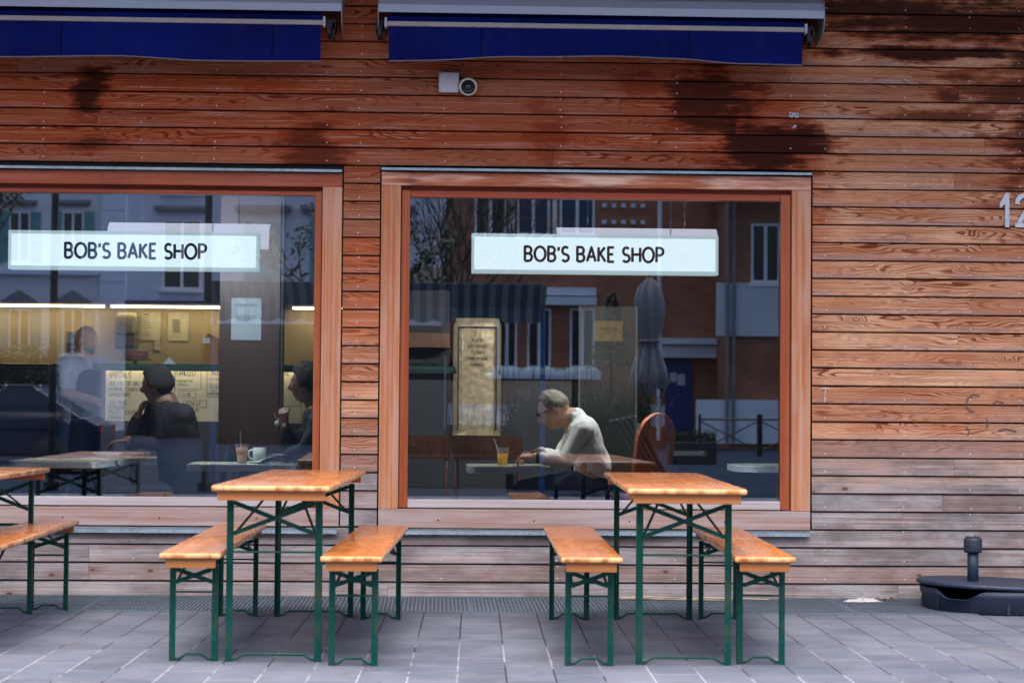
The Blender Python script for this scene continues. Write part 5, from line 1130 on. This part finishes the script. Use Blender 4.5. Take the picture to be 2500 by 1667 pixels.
def far_window(b, x0, x1, z0, z1, y, gl=None, shut='', shm=None, mull=1, corn=None, openw=True):
    'window of a facade whose wall face is at y (facing +y)'
    fw_ = .07; f = MB()
    for a, c in (((x0, y-.02, z0), (x0+fw_, y+.05, z1)), ((x1-fw_, y-.02, z0), (x1, y+.05, z1)), ((x0+fw_, y-.02, z1-fw_), (x1-fw_, y+.05, z1)), ((x0+fw_, y-.02, z0), (x1-fw_, y+.05, z0+fw_))): f.box(a, c)
    for k in range(mull): xc = x0+(x1-x0)*(k+1)/(mull+1); f.box((xc-.05, y-.02, z0+fw_), (xc+.05, y+.045, z1-fw_))
    f.box((x0-.10, y, z0-.12), (x1+.10, y+.16, z0-.003)); fo = f.build('window', frame_w, b)
    MB().box((x0+.02, y-.03, z0+.02), (x1-.02, y+.012, z1-.02)).build('pane', gl or wglass, fo)
    for s_ in shut:
        w_ = (x1-x0)/2; a = x1+.02 if s_ == 'r' else x0-w_-.02 if s_ == 'l' else x0 if s_ == 'L' else x0+w_
        m = MB(); yy = y+.06 if s_ in 'LR' else y+.01; m.box((a, yy, z0), (a+.06, yy+.05, z1)); m.box((a+w_-.06, yy, z0), (a+w_, yy+.05, z1)); m.box((a+.06, yy, z1-.08), (a+w_-.06, yy+.05, z1)); m.box((a+.06, yy, z0), (a+w_-.06, yy+.05, z0+.08)); m.box((a+.06, yy+.004, z0+.08), (a+w_-.06, yy+.016, z1-.08))
        q = z0+.11
        while q < z1-.12: m.add([(a+.06, yy+.018, q+.04), (a+w_-.06, yy+.018, q+.04), (a+w_-.06, yy+.045, q), (a+.06, yy+.045, q)], [(0, 1, 2, 3)]); q += .075
        m.build('shutter', shm or teal, fo)
    if corn:
        m = MB(); xc = (x0+x1)/2; hw_ = (x1-x0)/2+.30; zc = z1+.25
        if corn == 'flat': m.box((xc-hw_, y, zc+.10), (xc+hw_, y+.32, zc+.24)); m.box((xc-hw_+.08, y, zc), (xc+hw_-.08, y+.22, zc+.10))
        else: m.prism([(xc-hw_, zc), (xc+hw_, zc), (xc+hw_, zc+.12), (xc, zc+.58), (xc-hw_, zc+.12)], y, y+.30, 'y'); 
        m.build('cornice', cornm, fo)
    return fo
def facade(b, xa, xb, za, zb, y, m, d=8, name='wall'): return MB().box((xa, y-d, za), (xb, y, zb)).build(name, m, b)
# A: pale apartment house, far left
Y = 76.0; A = thing('apartment_house', 'pale rendered apartment house with teal shutters and pediments across the street', 'building')
xa, _ = V(-260, 700, Y); xb, _ = V(243, 700, Y); xc, _ = V(306, 700, Y); z = lambda v, Y_=Y, u=150: V(u, v, Y_)[1]
facade(A, xa, xb, -.1, z(330), -Y, plaster); 
m = MB(); m.box((xb+.002, -Y-8, z(752)), (xc, -Y+.18, z(330))); 
k = -.1
m.build('pier', stone, A)
m = MB(); q = z(745)
while q < z(330)-1: m.box((xb+.03, -Y+.181, q), (xc-.03, -Y+.23, q+.95)); q += 1.05
m.build('quoins', stone, A)
MB().box((xa, -Y+.001, z(671)), (xb, -Y+.30, z(660))).build('string_course', stone, A)
MB().box((xa, -Y-8, z(330)), (xc, -Y+.6, z(322))).build('roof', cornm, A)
for u0, u1 in ((-170, -122), (-80, -28), (22, 71), (152, 202)):
    for v0, v1, cn, sh in ((516, 640, 'flat', 'rl'), (754, 866, 'ped', 'rl'), (360, 450, 'flat', 'rl')):
        x0, z1 = V(u0, v0, Y); x1, z0 = V(u1, v1, Y); far_window(A, x0, x1, z0, z1, -Y, shut=sh, corn=cn)
# B: cool grey house in the middle
Y = 60.0; B_ = thing('grey_house', 'cool grey rendered house with a dark open window across the street', 'building')
xa, _ = V(307, 700, Y); xb, _ = V(512, 700, Y); z = lambda v, Y_=Y, u=400: V(u, v, Y_)[1]
facade(B_, xa, xb, -.1, z(300), -Y, plaster2); MB().box((xa, -Y+.001, z(748)), (xb, -Y+.25, z(734))).build('string_course', simple('dark_blue_band', (.03, .05, .12), .7), B_)
MB().box((xa, -Y-8, z(300)), (xb, -Y+.5, z(292))).build('roof', cornm, B_)
x0, z1 = V(309, 752, Y); x1, _ = V(510, 760, Y); MB().box((x0, -Y+.002, -.1), (x1, -Y+.24, z1)).build('dimming_slab', simple('grey_house_dimming_slab', (.012, .013, .017), .3), B_)  # dark slab added over the ground floor to dim its reflection in the panes
for v0, v1 in ((536, 706), (330, 470)):
    x0, z1 = V(398, v0, Y); x1, z0 = V(490, v1, Y); far_window(B_, x0, x1, z0, z1, -Y, gl=wglass, corn='flat')
# C: lilac house with closed shutters
Y = 50.0; C_ = thing('lilac_house', 'pale lilac house with closed teal shutters across the street', 'building')
xa, _ = V(514, 700, Y); xb, _ = V(1088, 700, Y); z = lambda v, Y_=Y, u=650: V(u, v, Y_)[1]
facade(C_, xa, xb, -.1, z(250), -Y, simple('lilac_render', (.70, .68, .82), .85, 0, .06, .7)); MB().box((xa, -Y-8, z(250)), (xb, -Y+.5, z(240))).build('roof', cornm, C_)
for u0 in (597, 757, 900):
    for v0, v1 in ((540, 706), (310, 440)):
        x0, z1 = V(u0, v0, Y); x1, z0 = V(u0+88, v1, Y); far_window(C_, x0, x1, z0, z1, -Y, shut='LR', corn='flat')
x0, z1 = V(900, 652, Y); x1, z0 = V(1088, 690, Y); MB().box((x0, -Y+.002, z0), (x1, -Y+.2, z1)).build('band', simple('peach_band', (.50, .38, .32), .8), C_)
dks = simple('lilac_house_dimming_slab', (.012, .013, .017), .3); x0, z1 = V(516, 790, Y); x1, _ = V(1086, 800, Y); MB().box((x0, -Y+.002, -.1), (x1, -Y+.30, z1)).build('dimming_slab', dks, C_)  # added dark front, keeps pale render from veiling the room in the glass
# D: brick school
Y = 50.0; D = thing('brick_school', 'red brown brick school with tall white framed windows and a blue door', 'building')
xa, _ = V(1092, 700, Y); xm, _ = V(1748, 700, Y); xb, _ = V(2500, 700, Y); z = lambda v, Y_=Y, u=1400: V(u, v, Y_)[1]
facade(D, xa, xm, -.1, z(100), -Y, bk); facade(D, xm+.002, xb, -.1, z(480), -Y+3.0, bk, 11); MB().box((xa, -Y-8, z(100)), (xm, -Y+.6, z(90))).build('roof', cornm, D)
MB().box((xm-.25, -Y-8, z(480)), (xb, -Y+4.3, z(462))).build('annex_roof', simple('white_eaves', (.42, .43, .46), .7), D)
for u0, u1, gl in ((1060+100, 1236, wglass), (1264, 1342, bluegl), (1368, 1452, bluegl)):
    for v0, v1 in ((380, 574), (150, 330)):
        x0, z1 = V(u0, v0, Y); x1, z0 = V(u1, v1, Y); far_window(D, x0, x1, z0, z1, -Y, gl=gl)
for u0, u1 in ((1236, 1264), (1342, 1368)): x0, z1 = V(u0, 380, Y); x1, z0 = V(u1, 574, Y); MB().box((x0+.11, -Y+.002, z0), (x1-.11, -Y+.12, z1)).build('mullion', frame_w, D)
for u0, u1 in ((1213, 1262), (1288, 1345), (1392, 1452)):
    x0, z1 = V(u0, 752, Y); x1, z0 = V(u1, 898, Y); far_window(D, x0, x1, z0, z1, -Y, gl=wglass)
sb2 = simple('white_stone_band', (.70, .73, .84), .8, 0, .06, 2)
def bandpx(u0, v0, u1, v1, y0=.002, t=.25, m=sb2, name='band', yb=None):
    x0, z1 = V(u0, v0, Y); x1, z0 = V(u1, v1, Y); yb = -Y if yb is None else yb; MB().box((x0, yb+y0, z0), (x1, yb+t, z1)).build(name, m, D)
bandpx(1165, 700, 1455, 722); bandpx(1165, 723, 1455, 746, t=.4); bandpx(1190, 902, 1466, 926, t=.30); bandpx(1092, 985, 1622, 1040, t=.2); bandpx(1612, 826, 1746, 842, t=.6); bandpx(1612, 843, 1746, 874, t=.45)
m = MB(); x0, _ = V(1455, 500, Y); x1, _ = V(1600, 500, Y)
for v_ in (505, 545):
    q = x0+.2
    while q < x1-.2: m.box((q, -Y+.002, z(v_)), (q+.14, -Y+.09, z(v_)+.12)); q += .30
m.build('brick_dentils', sb2, D)
x0, z1 = V(1625, 877, Y); x1, z0 = V(1690, 1075, Y); dd = MB().box((x0, -Y+.002, -.1), (x1, -Y+.09, z1)).build('door', simple('blue_door_paint', (.01, .03, .20), .5), D)
x0, z1 = V(1636, 909, Y); x1, z0 = V(1652, 932, Y); MB().box((x0, -Y+.092, z0), (x1, -Y+.1, z1)).build('notice', papm, dd); x0, z1 = V(1654, 913, Y); x1, z0 = V(1672, 940, Y); MB().box((x0, -Y+.092, z0), (x1, -Y+.1, z1)).build('notice', papm, dd)
Y = 47.0
x0, z1 = V(1835, 545, Y); x1, z0 = V(1905, 690, Y); far_window(D, x0, x1, z0, z1, -Y, gl=wglass); x0, z1 = V(1925, 545, Y); x1, z0 = V(1995, 690, Y); far_window(D, x0, x1, z0, z1, -Y, gl=wglass)
bandpx(1750, 690, 2200, 824, yb=-47.0, t=.12, m=simple('white_wall_panel', (.60, .62, .68), .8, 0, .05, 1)); bandpx(1700, 975, 2300, 1086, yb=-47.0, t=.15)
for u0 in (1776, 1792): x0, _ = V(u0, 500, Y); MB().cyl((x0, -46.8, .2), (x0, -46.8, z(480)), .05, n=10).build('downpipe', cornm, D)
x0, _ = V(1610, 500, 50.0); MB().cyl((x0, -49.8, .2), (x0, -49.8, 8.5), .07, n=10).build('downpipe', frame_w, D)
# closing blocks so nothing but houses stands at the horizon
E_ = thing('terrace_block', 'long plain terrace closing the view behind the houses', 'building'); MB().box((-120, -112, -.1), (120, -104, 12)).build('wall', plaster2, E_); MB().box((-121, -112.5, 12), (121, -103.5, 12.5)).build('roof', cornm, E_)
# dark posts
dm = simple('dark_lamp_post', (.012, .014, .02), .5, .3)
for u, lab in ((128, 'dark steel post mirrored near the left edge of the left window'), (505, 'dark steel post mirrored in the middle of the left window')):
    x, _ = V(u, 700, 14.6); r = thing('steel_post', lab, 'post', (x, -14.6, 0), 0, 'dark steel posts on the square'); MB().cyl((0, 0, 0), (0, 0, 6.5), .05, n=14).build('shaft', dm, r); MB().cyl((0, 0, 0), (0, 0, .12), .10, n=14).build('foot', dm, r)
# market stall with striped canopy
def stripes():
    g = NG('striped_canvas'); x = g.xyz(g.co())[0]; s_ = g.math('SINE', g.math('MULTIPLY', x, 2*pi/.17)); g.base(g.mix(g.ss(s_, -.2, .2), (.06, .12, .17), (.26, .29, .34)), .8); return g.m
Y = 15.2; ms = thing('market_stall', 'market stall with a blue and white striped scalloped canopy on blue posts', 'stall', (0, -Y, 0)); xa, zt = V(515, 712, Y); xb, zb_ = V(1332, 758, Y)
n = 90; vs = []; fs = []
for i in range(n+1):
    x = xa+(xb-xa)*i/n; sc_ = .05*abs(sin(pi*(x-xa)/.30)); vs += [(x, .55, zt+.12), (x, 0, zb_+.05), (x, .0, zb_-.13-sc_)]
for i in range(n): fs += [(3*i, 3*i+1, 3*i+4, 3*i+3), (3*i+1, 3*i+2, 3*i+5, 3*i+4)]
m = MB(); m.add(vs, fs); cn = m.build('canopy', stripes(), ms, recalc=False); md = cn.modifiers.new('th', 'SOLIDIFY'); md.thickness = .004
bp = simple('blue_painted_post', (.03, .10, .30), .5)
for x in (xa+.05, xb-.03, (xa+xb)/2+.25):
    MB().cyl((x, .06, 0), (x, .06, zb_+.04), .035, n=12).build('post', bp, ms)
# trees
bark = simple('bark', (.05, .038, .030), .9, 0, .3, 20); leafm = simple('small_leaves', (.035, .060, .025), .7, 0, .4, 3)
def tree(name, label, base, H, spread, seed, leaves, lev=5, br=3, trunk=.10, fan=.6, group='trees on the square'):
    r_ = random.Random(seed); root = thing(name, label, 'tree', base, 0, group); m = MB(); m.smooth = True; tips = []
    def grow(p, d, L_, rad, l):
        mid = p+d*L_*.5+Vector((r_.uniform(-1, 1), r_.uniform(-1, 1), 0))*L_*.06; q = p+d*L_; m.tube([p, mid, q], [rad, rad*.82, rad*.62], 6 if l > 2 else 4); tips.append((q, l)); tips.append((mid, l))
        if l <= 0: return
        for k in range(br if l < lev else br+2):
            nd = (d+Vector((r_.uniform(-1, 1), r_.uniform(-1, 1), r_.uniform(-.15, .5)))*fan).normalized(); grow(q if k else mid.lerp(q, .6), nd, L_*r_.uniform(.62, .86), rad*.60, l-1)
    grow(Vector((0, 0, 0)), Vector((0, 0, 1)), H, trunk, lev); m.build('trunk', bark, root)
    if leaves:
        m = MB(); tt = [t for t, l in tips if l <= 2]
        for k in range(leaves):
            c = r_.choice(tt)+Vector((r_.gauss(0, .09), r_.gauss(0, .09), r_.gauss(0, .08))); a, b = Vector((r_.uniform(-1, 1), r_.uniform(-1, 1), r_.uniform(-1, .3))).normalized(), Vector((r_.uniform(-1, 1), r_.uniform(-1, 1), r_.uniform(-1, 1))); b = (b-b.dot(a)*a).normalized(); s_ = r_.uniform(.05, .10)
            m.add([c, c+a*s_+b*s_*.35, c+a*s_*2, c+a*s_-b*s_*.35], [(0, 1, 2, 3)])
        m.build('crown', leafm, root)
    return root
x, _ = V(845, 800, 25); tree('leafy_tree', 'leafy tree whose twigs show mirrored at the top right of the left window', (x, -25, 0), 1.55, 1, 12, 3600, 4, 3, .09, .75)
x, _ = V(1112, 800, 27); tree('bare_tree', 'bare many-branched tree mirrored at the top left of the right window', (x, -27, -.1), 1.7, 1, 5, 0, 5, 3, .09, .55)
x, _ = V(-60, 800, 30); tree('leafy_tree', 'dark leafy tree mirrored at the far left edge of the left window', (x, -30, -.1), 2.4, 1, 31, 2200, 4, 3, .10, .7)
# hedge, planters with tall grass, small conifer
def planter(label, u, Y, w_, hgt, n, stems, seed, mat):
    x, _ = V(u, 1000, Y); r_ = random.Random(seed); r = thing('planter', label, 'planter', (x, -Y, 0), 0, 'planters on the square'); MB().box((-w_/2, -.25, 0), (w_/2, .25, .45), bev=.01).build('box', simple('dark_planter', (.03, .028, .03), .7), r)
    m = MB()
    for k in range(n):
        p = Vector((r_.uniform(-w_/2, w_/2), r_.uniform(-.2, .2), .42)); h_ = hgt*r_.uniform(.45, 1); dx, dy = r_.gauss(0, .20)*h_, r_.gauss(0, .16)*h_; wd = .006
        q1 = p+Vector((dx*.3, dy*.3, h_*.6)); q2 = p+Vector((dx, dy, h_*r_.uniform(.8, 1)))
        m.add([p+Vector((-wd, 0, 0)), p+Vector((wd, 0, 0)), q1+Vector((wd, 0, 0)), q1-Vector((wd, 0, 0)), q2], [(0, 1, 2, 3), (3, 2, 4)])
        if k % 3 == 0:
            for _ in range(3):
                c = p.lerp(q2, r_.random()); a = r_.uniform(0, 6.3); s_ = .05; m.add([c, c+Vector((s_*cos(a), s_*.5, s_*sin(a))), c+Vector((s_*1.8*cos(a+.3), .02, s_*1.8*sin(a+.3)))], [(0, 1, 2)])
    m.build('grass', mat, r)
    if stems:
        m = MB()
        for k in range(stems):
            p = Vector((r_.uniform(-w_/2, w_/2), r_.uniform(-.2, .2), .42)); h_ = r_.uniform(.9, 1.9); d = r_.gauss(0, .10); m.tube([p, p+Vector((d*.5, 0, h_*.5)), p+Vector((d, 0, h_))], [.006, .005, .003], 5)
        m.build('stems', bark, r)
gg = simple('dark_grass_green', (.028, .045, .018), .75, 0, .4, 5)
planter('planter of tall grass mirrored behind the leaning man', 1415, 16.4, 1.9, 1.20, 1700, 16, 3, gg)
planter('planter with thin stems mirrored in the middle of the right window', 1230, 16.8, 1.2, .6, 500, 26, 4, gg)
planter('planter with thin stems mirrored at the left of the right window', 1020, 16.6, 1.3, .5, 400, 16, 6, gg)
planter('low planter of grass mirrored at the right of the folded parasol', 1690, 30, 1.0, .35, 300, 0, 8, gg)
x, _ = V(1495, 800, 18); cf = thing('potted_conifer', 'small potted conifer mirrored left of the folded parasol', 'tree', (x, -18, 0)); m = MB(); m.smooth = True; m.lathe([(.0, 0), (.16, 0), (.21, .38), (.19, .38), (.0, .34)], n=20); m.build('pot', simple('dark_pot', (.04, .035, .03), .7), cf)
MB().cyl((0, 0, .3), (0, 0, 2.5), .03, .012, 8).build('trunk', bark, cf); m = MB(); r_ = random.Random(8)
for k in range(2200):
    t = r_.random(); zc = 1.75+1.1*t; R_ = .32*(1-t)+.02; a = r_.uniform(0, 2*pi); rr = R_*sqrt(r_.random()); c = Vector((rr*cos(a), rr*sin(a), zc)); d = Vector((cos(a), sin(a), r_.uniform(-.5, .4))).normalized()*.07; m.add([c, c+d+Vector((.01, .01, 0)), c+d*1.1-Vector((.01, .01, -.01))], [(0, 1, 2)])
m.build('crown', simple('conifer_needles', (.012, .035, .018), .8), cf)
Yh = 34.0; xa, _ = V(-150, 900, Yh); xb, _ = V(135, 900, Yh); zt = V(60, 852, Yh)[1]; hg = thing('hedge', 'clipped dark green hedge mirrored low in the left window', 'hedge', ((xa+xb)/2, -Yh, -.1)); m = MB(); r_ = random.Random(15); w_ = xb-xa
MB().box((-w_/2+.15, -.35, 0), (w_/2-.15, .35, zt-.1)).build('stems', simple('hedge_inside', (.008, .012, .006), .9), hg)
for k in range(9000):
    c = Vector((r_.uniform(-w_/2, w_/2), r_.uniform(-.5, .5), r_.uniform(0, zt+.1+.12*sin(k)))); a = r_.uniform(0, 6.3); s_ = .06; m.add([c, c+Vector((s_*cos(a), r_.uniform(-s_, s_), s_*sin(a))), c+Vector((s_*cos(a+1.2), r_.uniform(-s_, s_), s_*sin(a+1.2)))], [(0, 1, 2)])
m.build('foliage', leafm, hg)
# folded parasol
Y = 17.2; x, zt = V(1588, 676, Y); ps = thing('folded_parasol', 'tall folded grey parasol tied round the middle, mirrored in the right window', 'parasol', (x, -Y, 0)); s_ = FPX/(CD+Y)
m = MB(); m.smooth = True; N_ = 48; vs = []; prof = [(676, 5), (700, 24), (740, 33), (790, 30), (825, 21), (838, 19), (860, 26), (900, 38), (935, 44), (958, 30)]
for j, (v_, r0_) in enumerate(prof):
    zz_ = V(1588, v_, Y)[1]
    for i in range(N_): a = 2*pi*i/N_; k = 1+.22*cos(8*a+.3*j) if j else 1; vs.append((r0_/s_*k*cos(a), r0_/s_*k*.8*sin(a), zz_-(.10*cos(4*a) if j == len(prof)-1 else 0)))
m.add(vs, [(j*N_+i, (j+1)*N_+i, (j+1)*N_+(i+1) % N_, j*N_+(i+1) % N_) for j in range(len(prof)-1) for i in range(N_)]); m.build('canopy', simple('grey_parasol_cloth', (.22, .22, .25), .85, 0, .1, 4), ps, recalc=False)
MB().cyl((0, 0, 0), (0, 0, zt+.06), .025, n=12).build('pole', dm, ps); m = MB(); m.smooth = True; zz_ = V(1588, 832, Y)[1]; m.cyl((0, 0, zz_-.02), (0, 0, zz_+.02), .16, n=20); m.build('strap', simple('grey_strap', (.2, .2, .22), .8), ps)
m = MB(); m.smooth = True; m.lathe([(.0, 0), (.30, 0), (.32, .04), (.05, .09), (.04, .25), (.0, .25)], n=32); m.build('base', dm, ps)
# folded tables leaning in a stack
x, _ = V(1640, 1100, 14.0)
for k in range(5):
    o = MB(); o.box((-.014, -.25, 0), (.014, .25, 1.15)); ob = o.build('folded_tabletop', simple('grey_black_board', (.03, .028, .028), .5)); ob.location = (x+.05-.05*k, -14.0, .008); ob.rotation_euler = (0, -radians(27+1.5*k), 0)
    tag(ob, ['outermost of the dark folded boards leaning in a stack, mirrored', 'second dark folded board of the leaning stack, mirrored', 'middle dark folded board of the leaning stack, mirrored', 'fourth dark folded board of the leaning stack, mirrored', 'innermost dark folded board of the leaning stack, mirrored'][k], 'board', 'folded boards leaning in a stack')
# pedestrian barriers with crossed bars
Y = 37.0
for i in range(5):
    xa, _ = V(1710+150*i, 1000, Y); xb = xa+1.45; r = thing('street_barrier', ['street barrier with crossed bars nearest the blue door', 'second street barrier from the blue door', 'third street barrier from the blue door', 'fourth street barrier from the blue door', 'street barrier farthest from the blue door'][i], 'barrier', (xa, -Y, -.012), 0, 'street barriers with crossed bars'); bmx = simple('barrier_paint', (.02, .017, .016), .5)
    for x in (0, 1.45): MB().cyl((x, 0, 0), (x, 0, 1.05), .035, n=10).build('post', bmx, r)
    m = MB(); m.cyl((0, 0, .92), (1.45, 0, .92), .025, n=8); m.build('rail', bmx, r)
    for a, b in ((.15, .88), (.88, .15)): m = MB(); m.cyl((0, .0, a), (1.45, .0, b), .018, n=8); m.build('cross_bar', bmx, r)
# parked car and bicycle
def car(label, x, y, rz, paint):
    r = thing('parked_car', label, 'car', (x, y, -.012), rz, None); L_ = 4.2; W_ = .84
    low = [(-2.1, .35), (-2.12, .62), (-2.0, .84), (-1.05, .93), (.95, .95), (1.85, .93), (2.08, .80), (2.1, .45), (2.0, .28), (-2.0, .28)]
    m = MB(); m.prism(low, -W_, W_, 'y'); m.build('body', paint, r, bev=.06)
    m = MB(); rf = [(-1.05, .935), (-.35, 1.42), (.95, 1.45), (1.75, .95)]; vs = [(a, s_*(W_-.02 if b < 1 else W_-.20), b) for s_ in (-1, 1) for a, b in rf]; m.add(vs, [(0, 1, 2, 3), (7, 6, 5, 4), (0, 4, 5, 1), (1, 5, 6, 2), (2, 6, 7, 3)]); m.build('windows', wglass, r, bev=.02)
    m = MB(); m.box((-.40, -W_+.19, 1.405), (.98, W_-.19, 1.462), bev=.02); m.build('roof', paint, r)
    for a in (-1.32, 1.30):
        for s_ in (-1, 1):
            m = MB(); m.smooth = True; m.cyl((a, s_*(W_-.16), .31), (a, s_*(W_+.01), .31), .31, n=28); wq = m.build('wheel', simple('tyre', (.015, .015, .016), .8), r); m = MB(); m.smooth = True; m.cyl((a, s_*(W_-.02), .31), (a, s_*(W_+.02), .31), .19, n=20); m.build('rim', dm, wq)
    for s_ in (-1, 1): MB().box((-2.13, s_*.55-.16, .64), (-2.02, s_*.55+.16, .76), bev=.02).build('headlight', simple('lamp_glass', (.6, .62, .66), .1), r); MB().box((2.02, s_*.62-.10, .62), (2.11, s_*.62+.10, .82), bev=.02).build('tail_light', simple('red_lamp', (.3, .01, .01), .2), r)
x, _ = V(262, 1000, 22); car('dark blue car parked on the square, mirrored in the left window', x-2.1, -22.0, 0, simple('dark_blue_car_paint', (.006, .016, .060), .45, .0, .05, 10, 0, .3, 0))
x, _ = V(120, 1000, 27); car('dark grey car parked behind the blue one, mirrored', x-2.9, -27.5, 0, simple('dark_grey_car_paint', (.02, .022, .03), .45, .0, .05, 10, 0, .3, 0))
def bike(label, x, y, col):
    r = thing('bicycle', label, 'bicycle', (x, y, 0), .12); tyre = M['blackwire']
    for a in (-.52, .52):
        m = MB(); m.smooth = True; m.tube([(a+.33*cos(t), 0, .345+.33*sin(t)) for t in [2*pi*k/32 for k in range(32)]], .016, 6, closed=True); wq = m.build('wheel', tyre, r); m = MB()
        for k in range(16): t = 2*pi*k/16; m.cyl((a, 0, .345), (a+.32*cos(t), 0, .345+.32*sin(t)), .0016, n=4)
        m.build('spokes', chrome, wq)
    m = MB(); m.smooth = True
    for p, q in (((-.52, 0, .345), (-.08, 0, .30)), ((-.08, 0, .30), (-.22, 0, .82)), ((-.52, 0, .345), (-.19, 0, .76)), ((-.08, 0, .30), (.40, 0, .74)), ((-.19, 0, .76), (.38, 0, .80)), ((.37, 0, .86), (.52, 0, .345))): m.cyl(p, q, .016, n=8)
    m.build('frame', col, r); m = MB(); m.smooth = True; m.tube([(.46, -.28, .97), (.38, -.12, .98), (.36, 0, .93), (.38, .12, .98), (.46, .28, .97)], .012, 8); m.build('handlebar', chrome, r)
    m = MB(); m.smooth = True; m.sphere((-.24, 0, .89), (.13, .07, .035), 14, 8); m.build('saddle', M['blackwire'], r)
#'red city bicycle parked on the square, mirrored beside the seated man in black', x, -15.6, simple('red_bike_paint', (.40, .01, .015), .35))
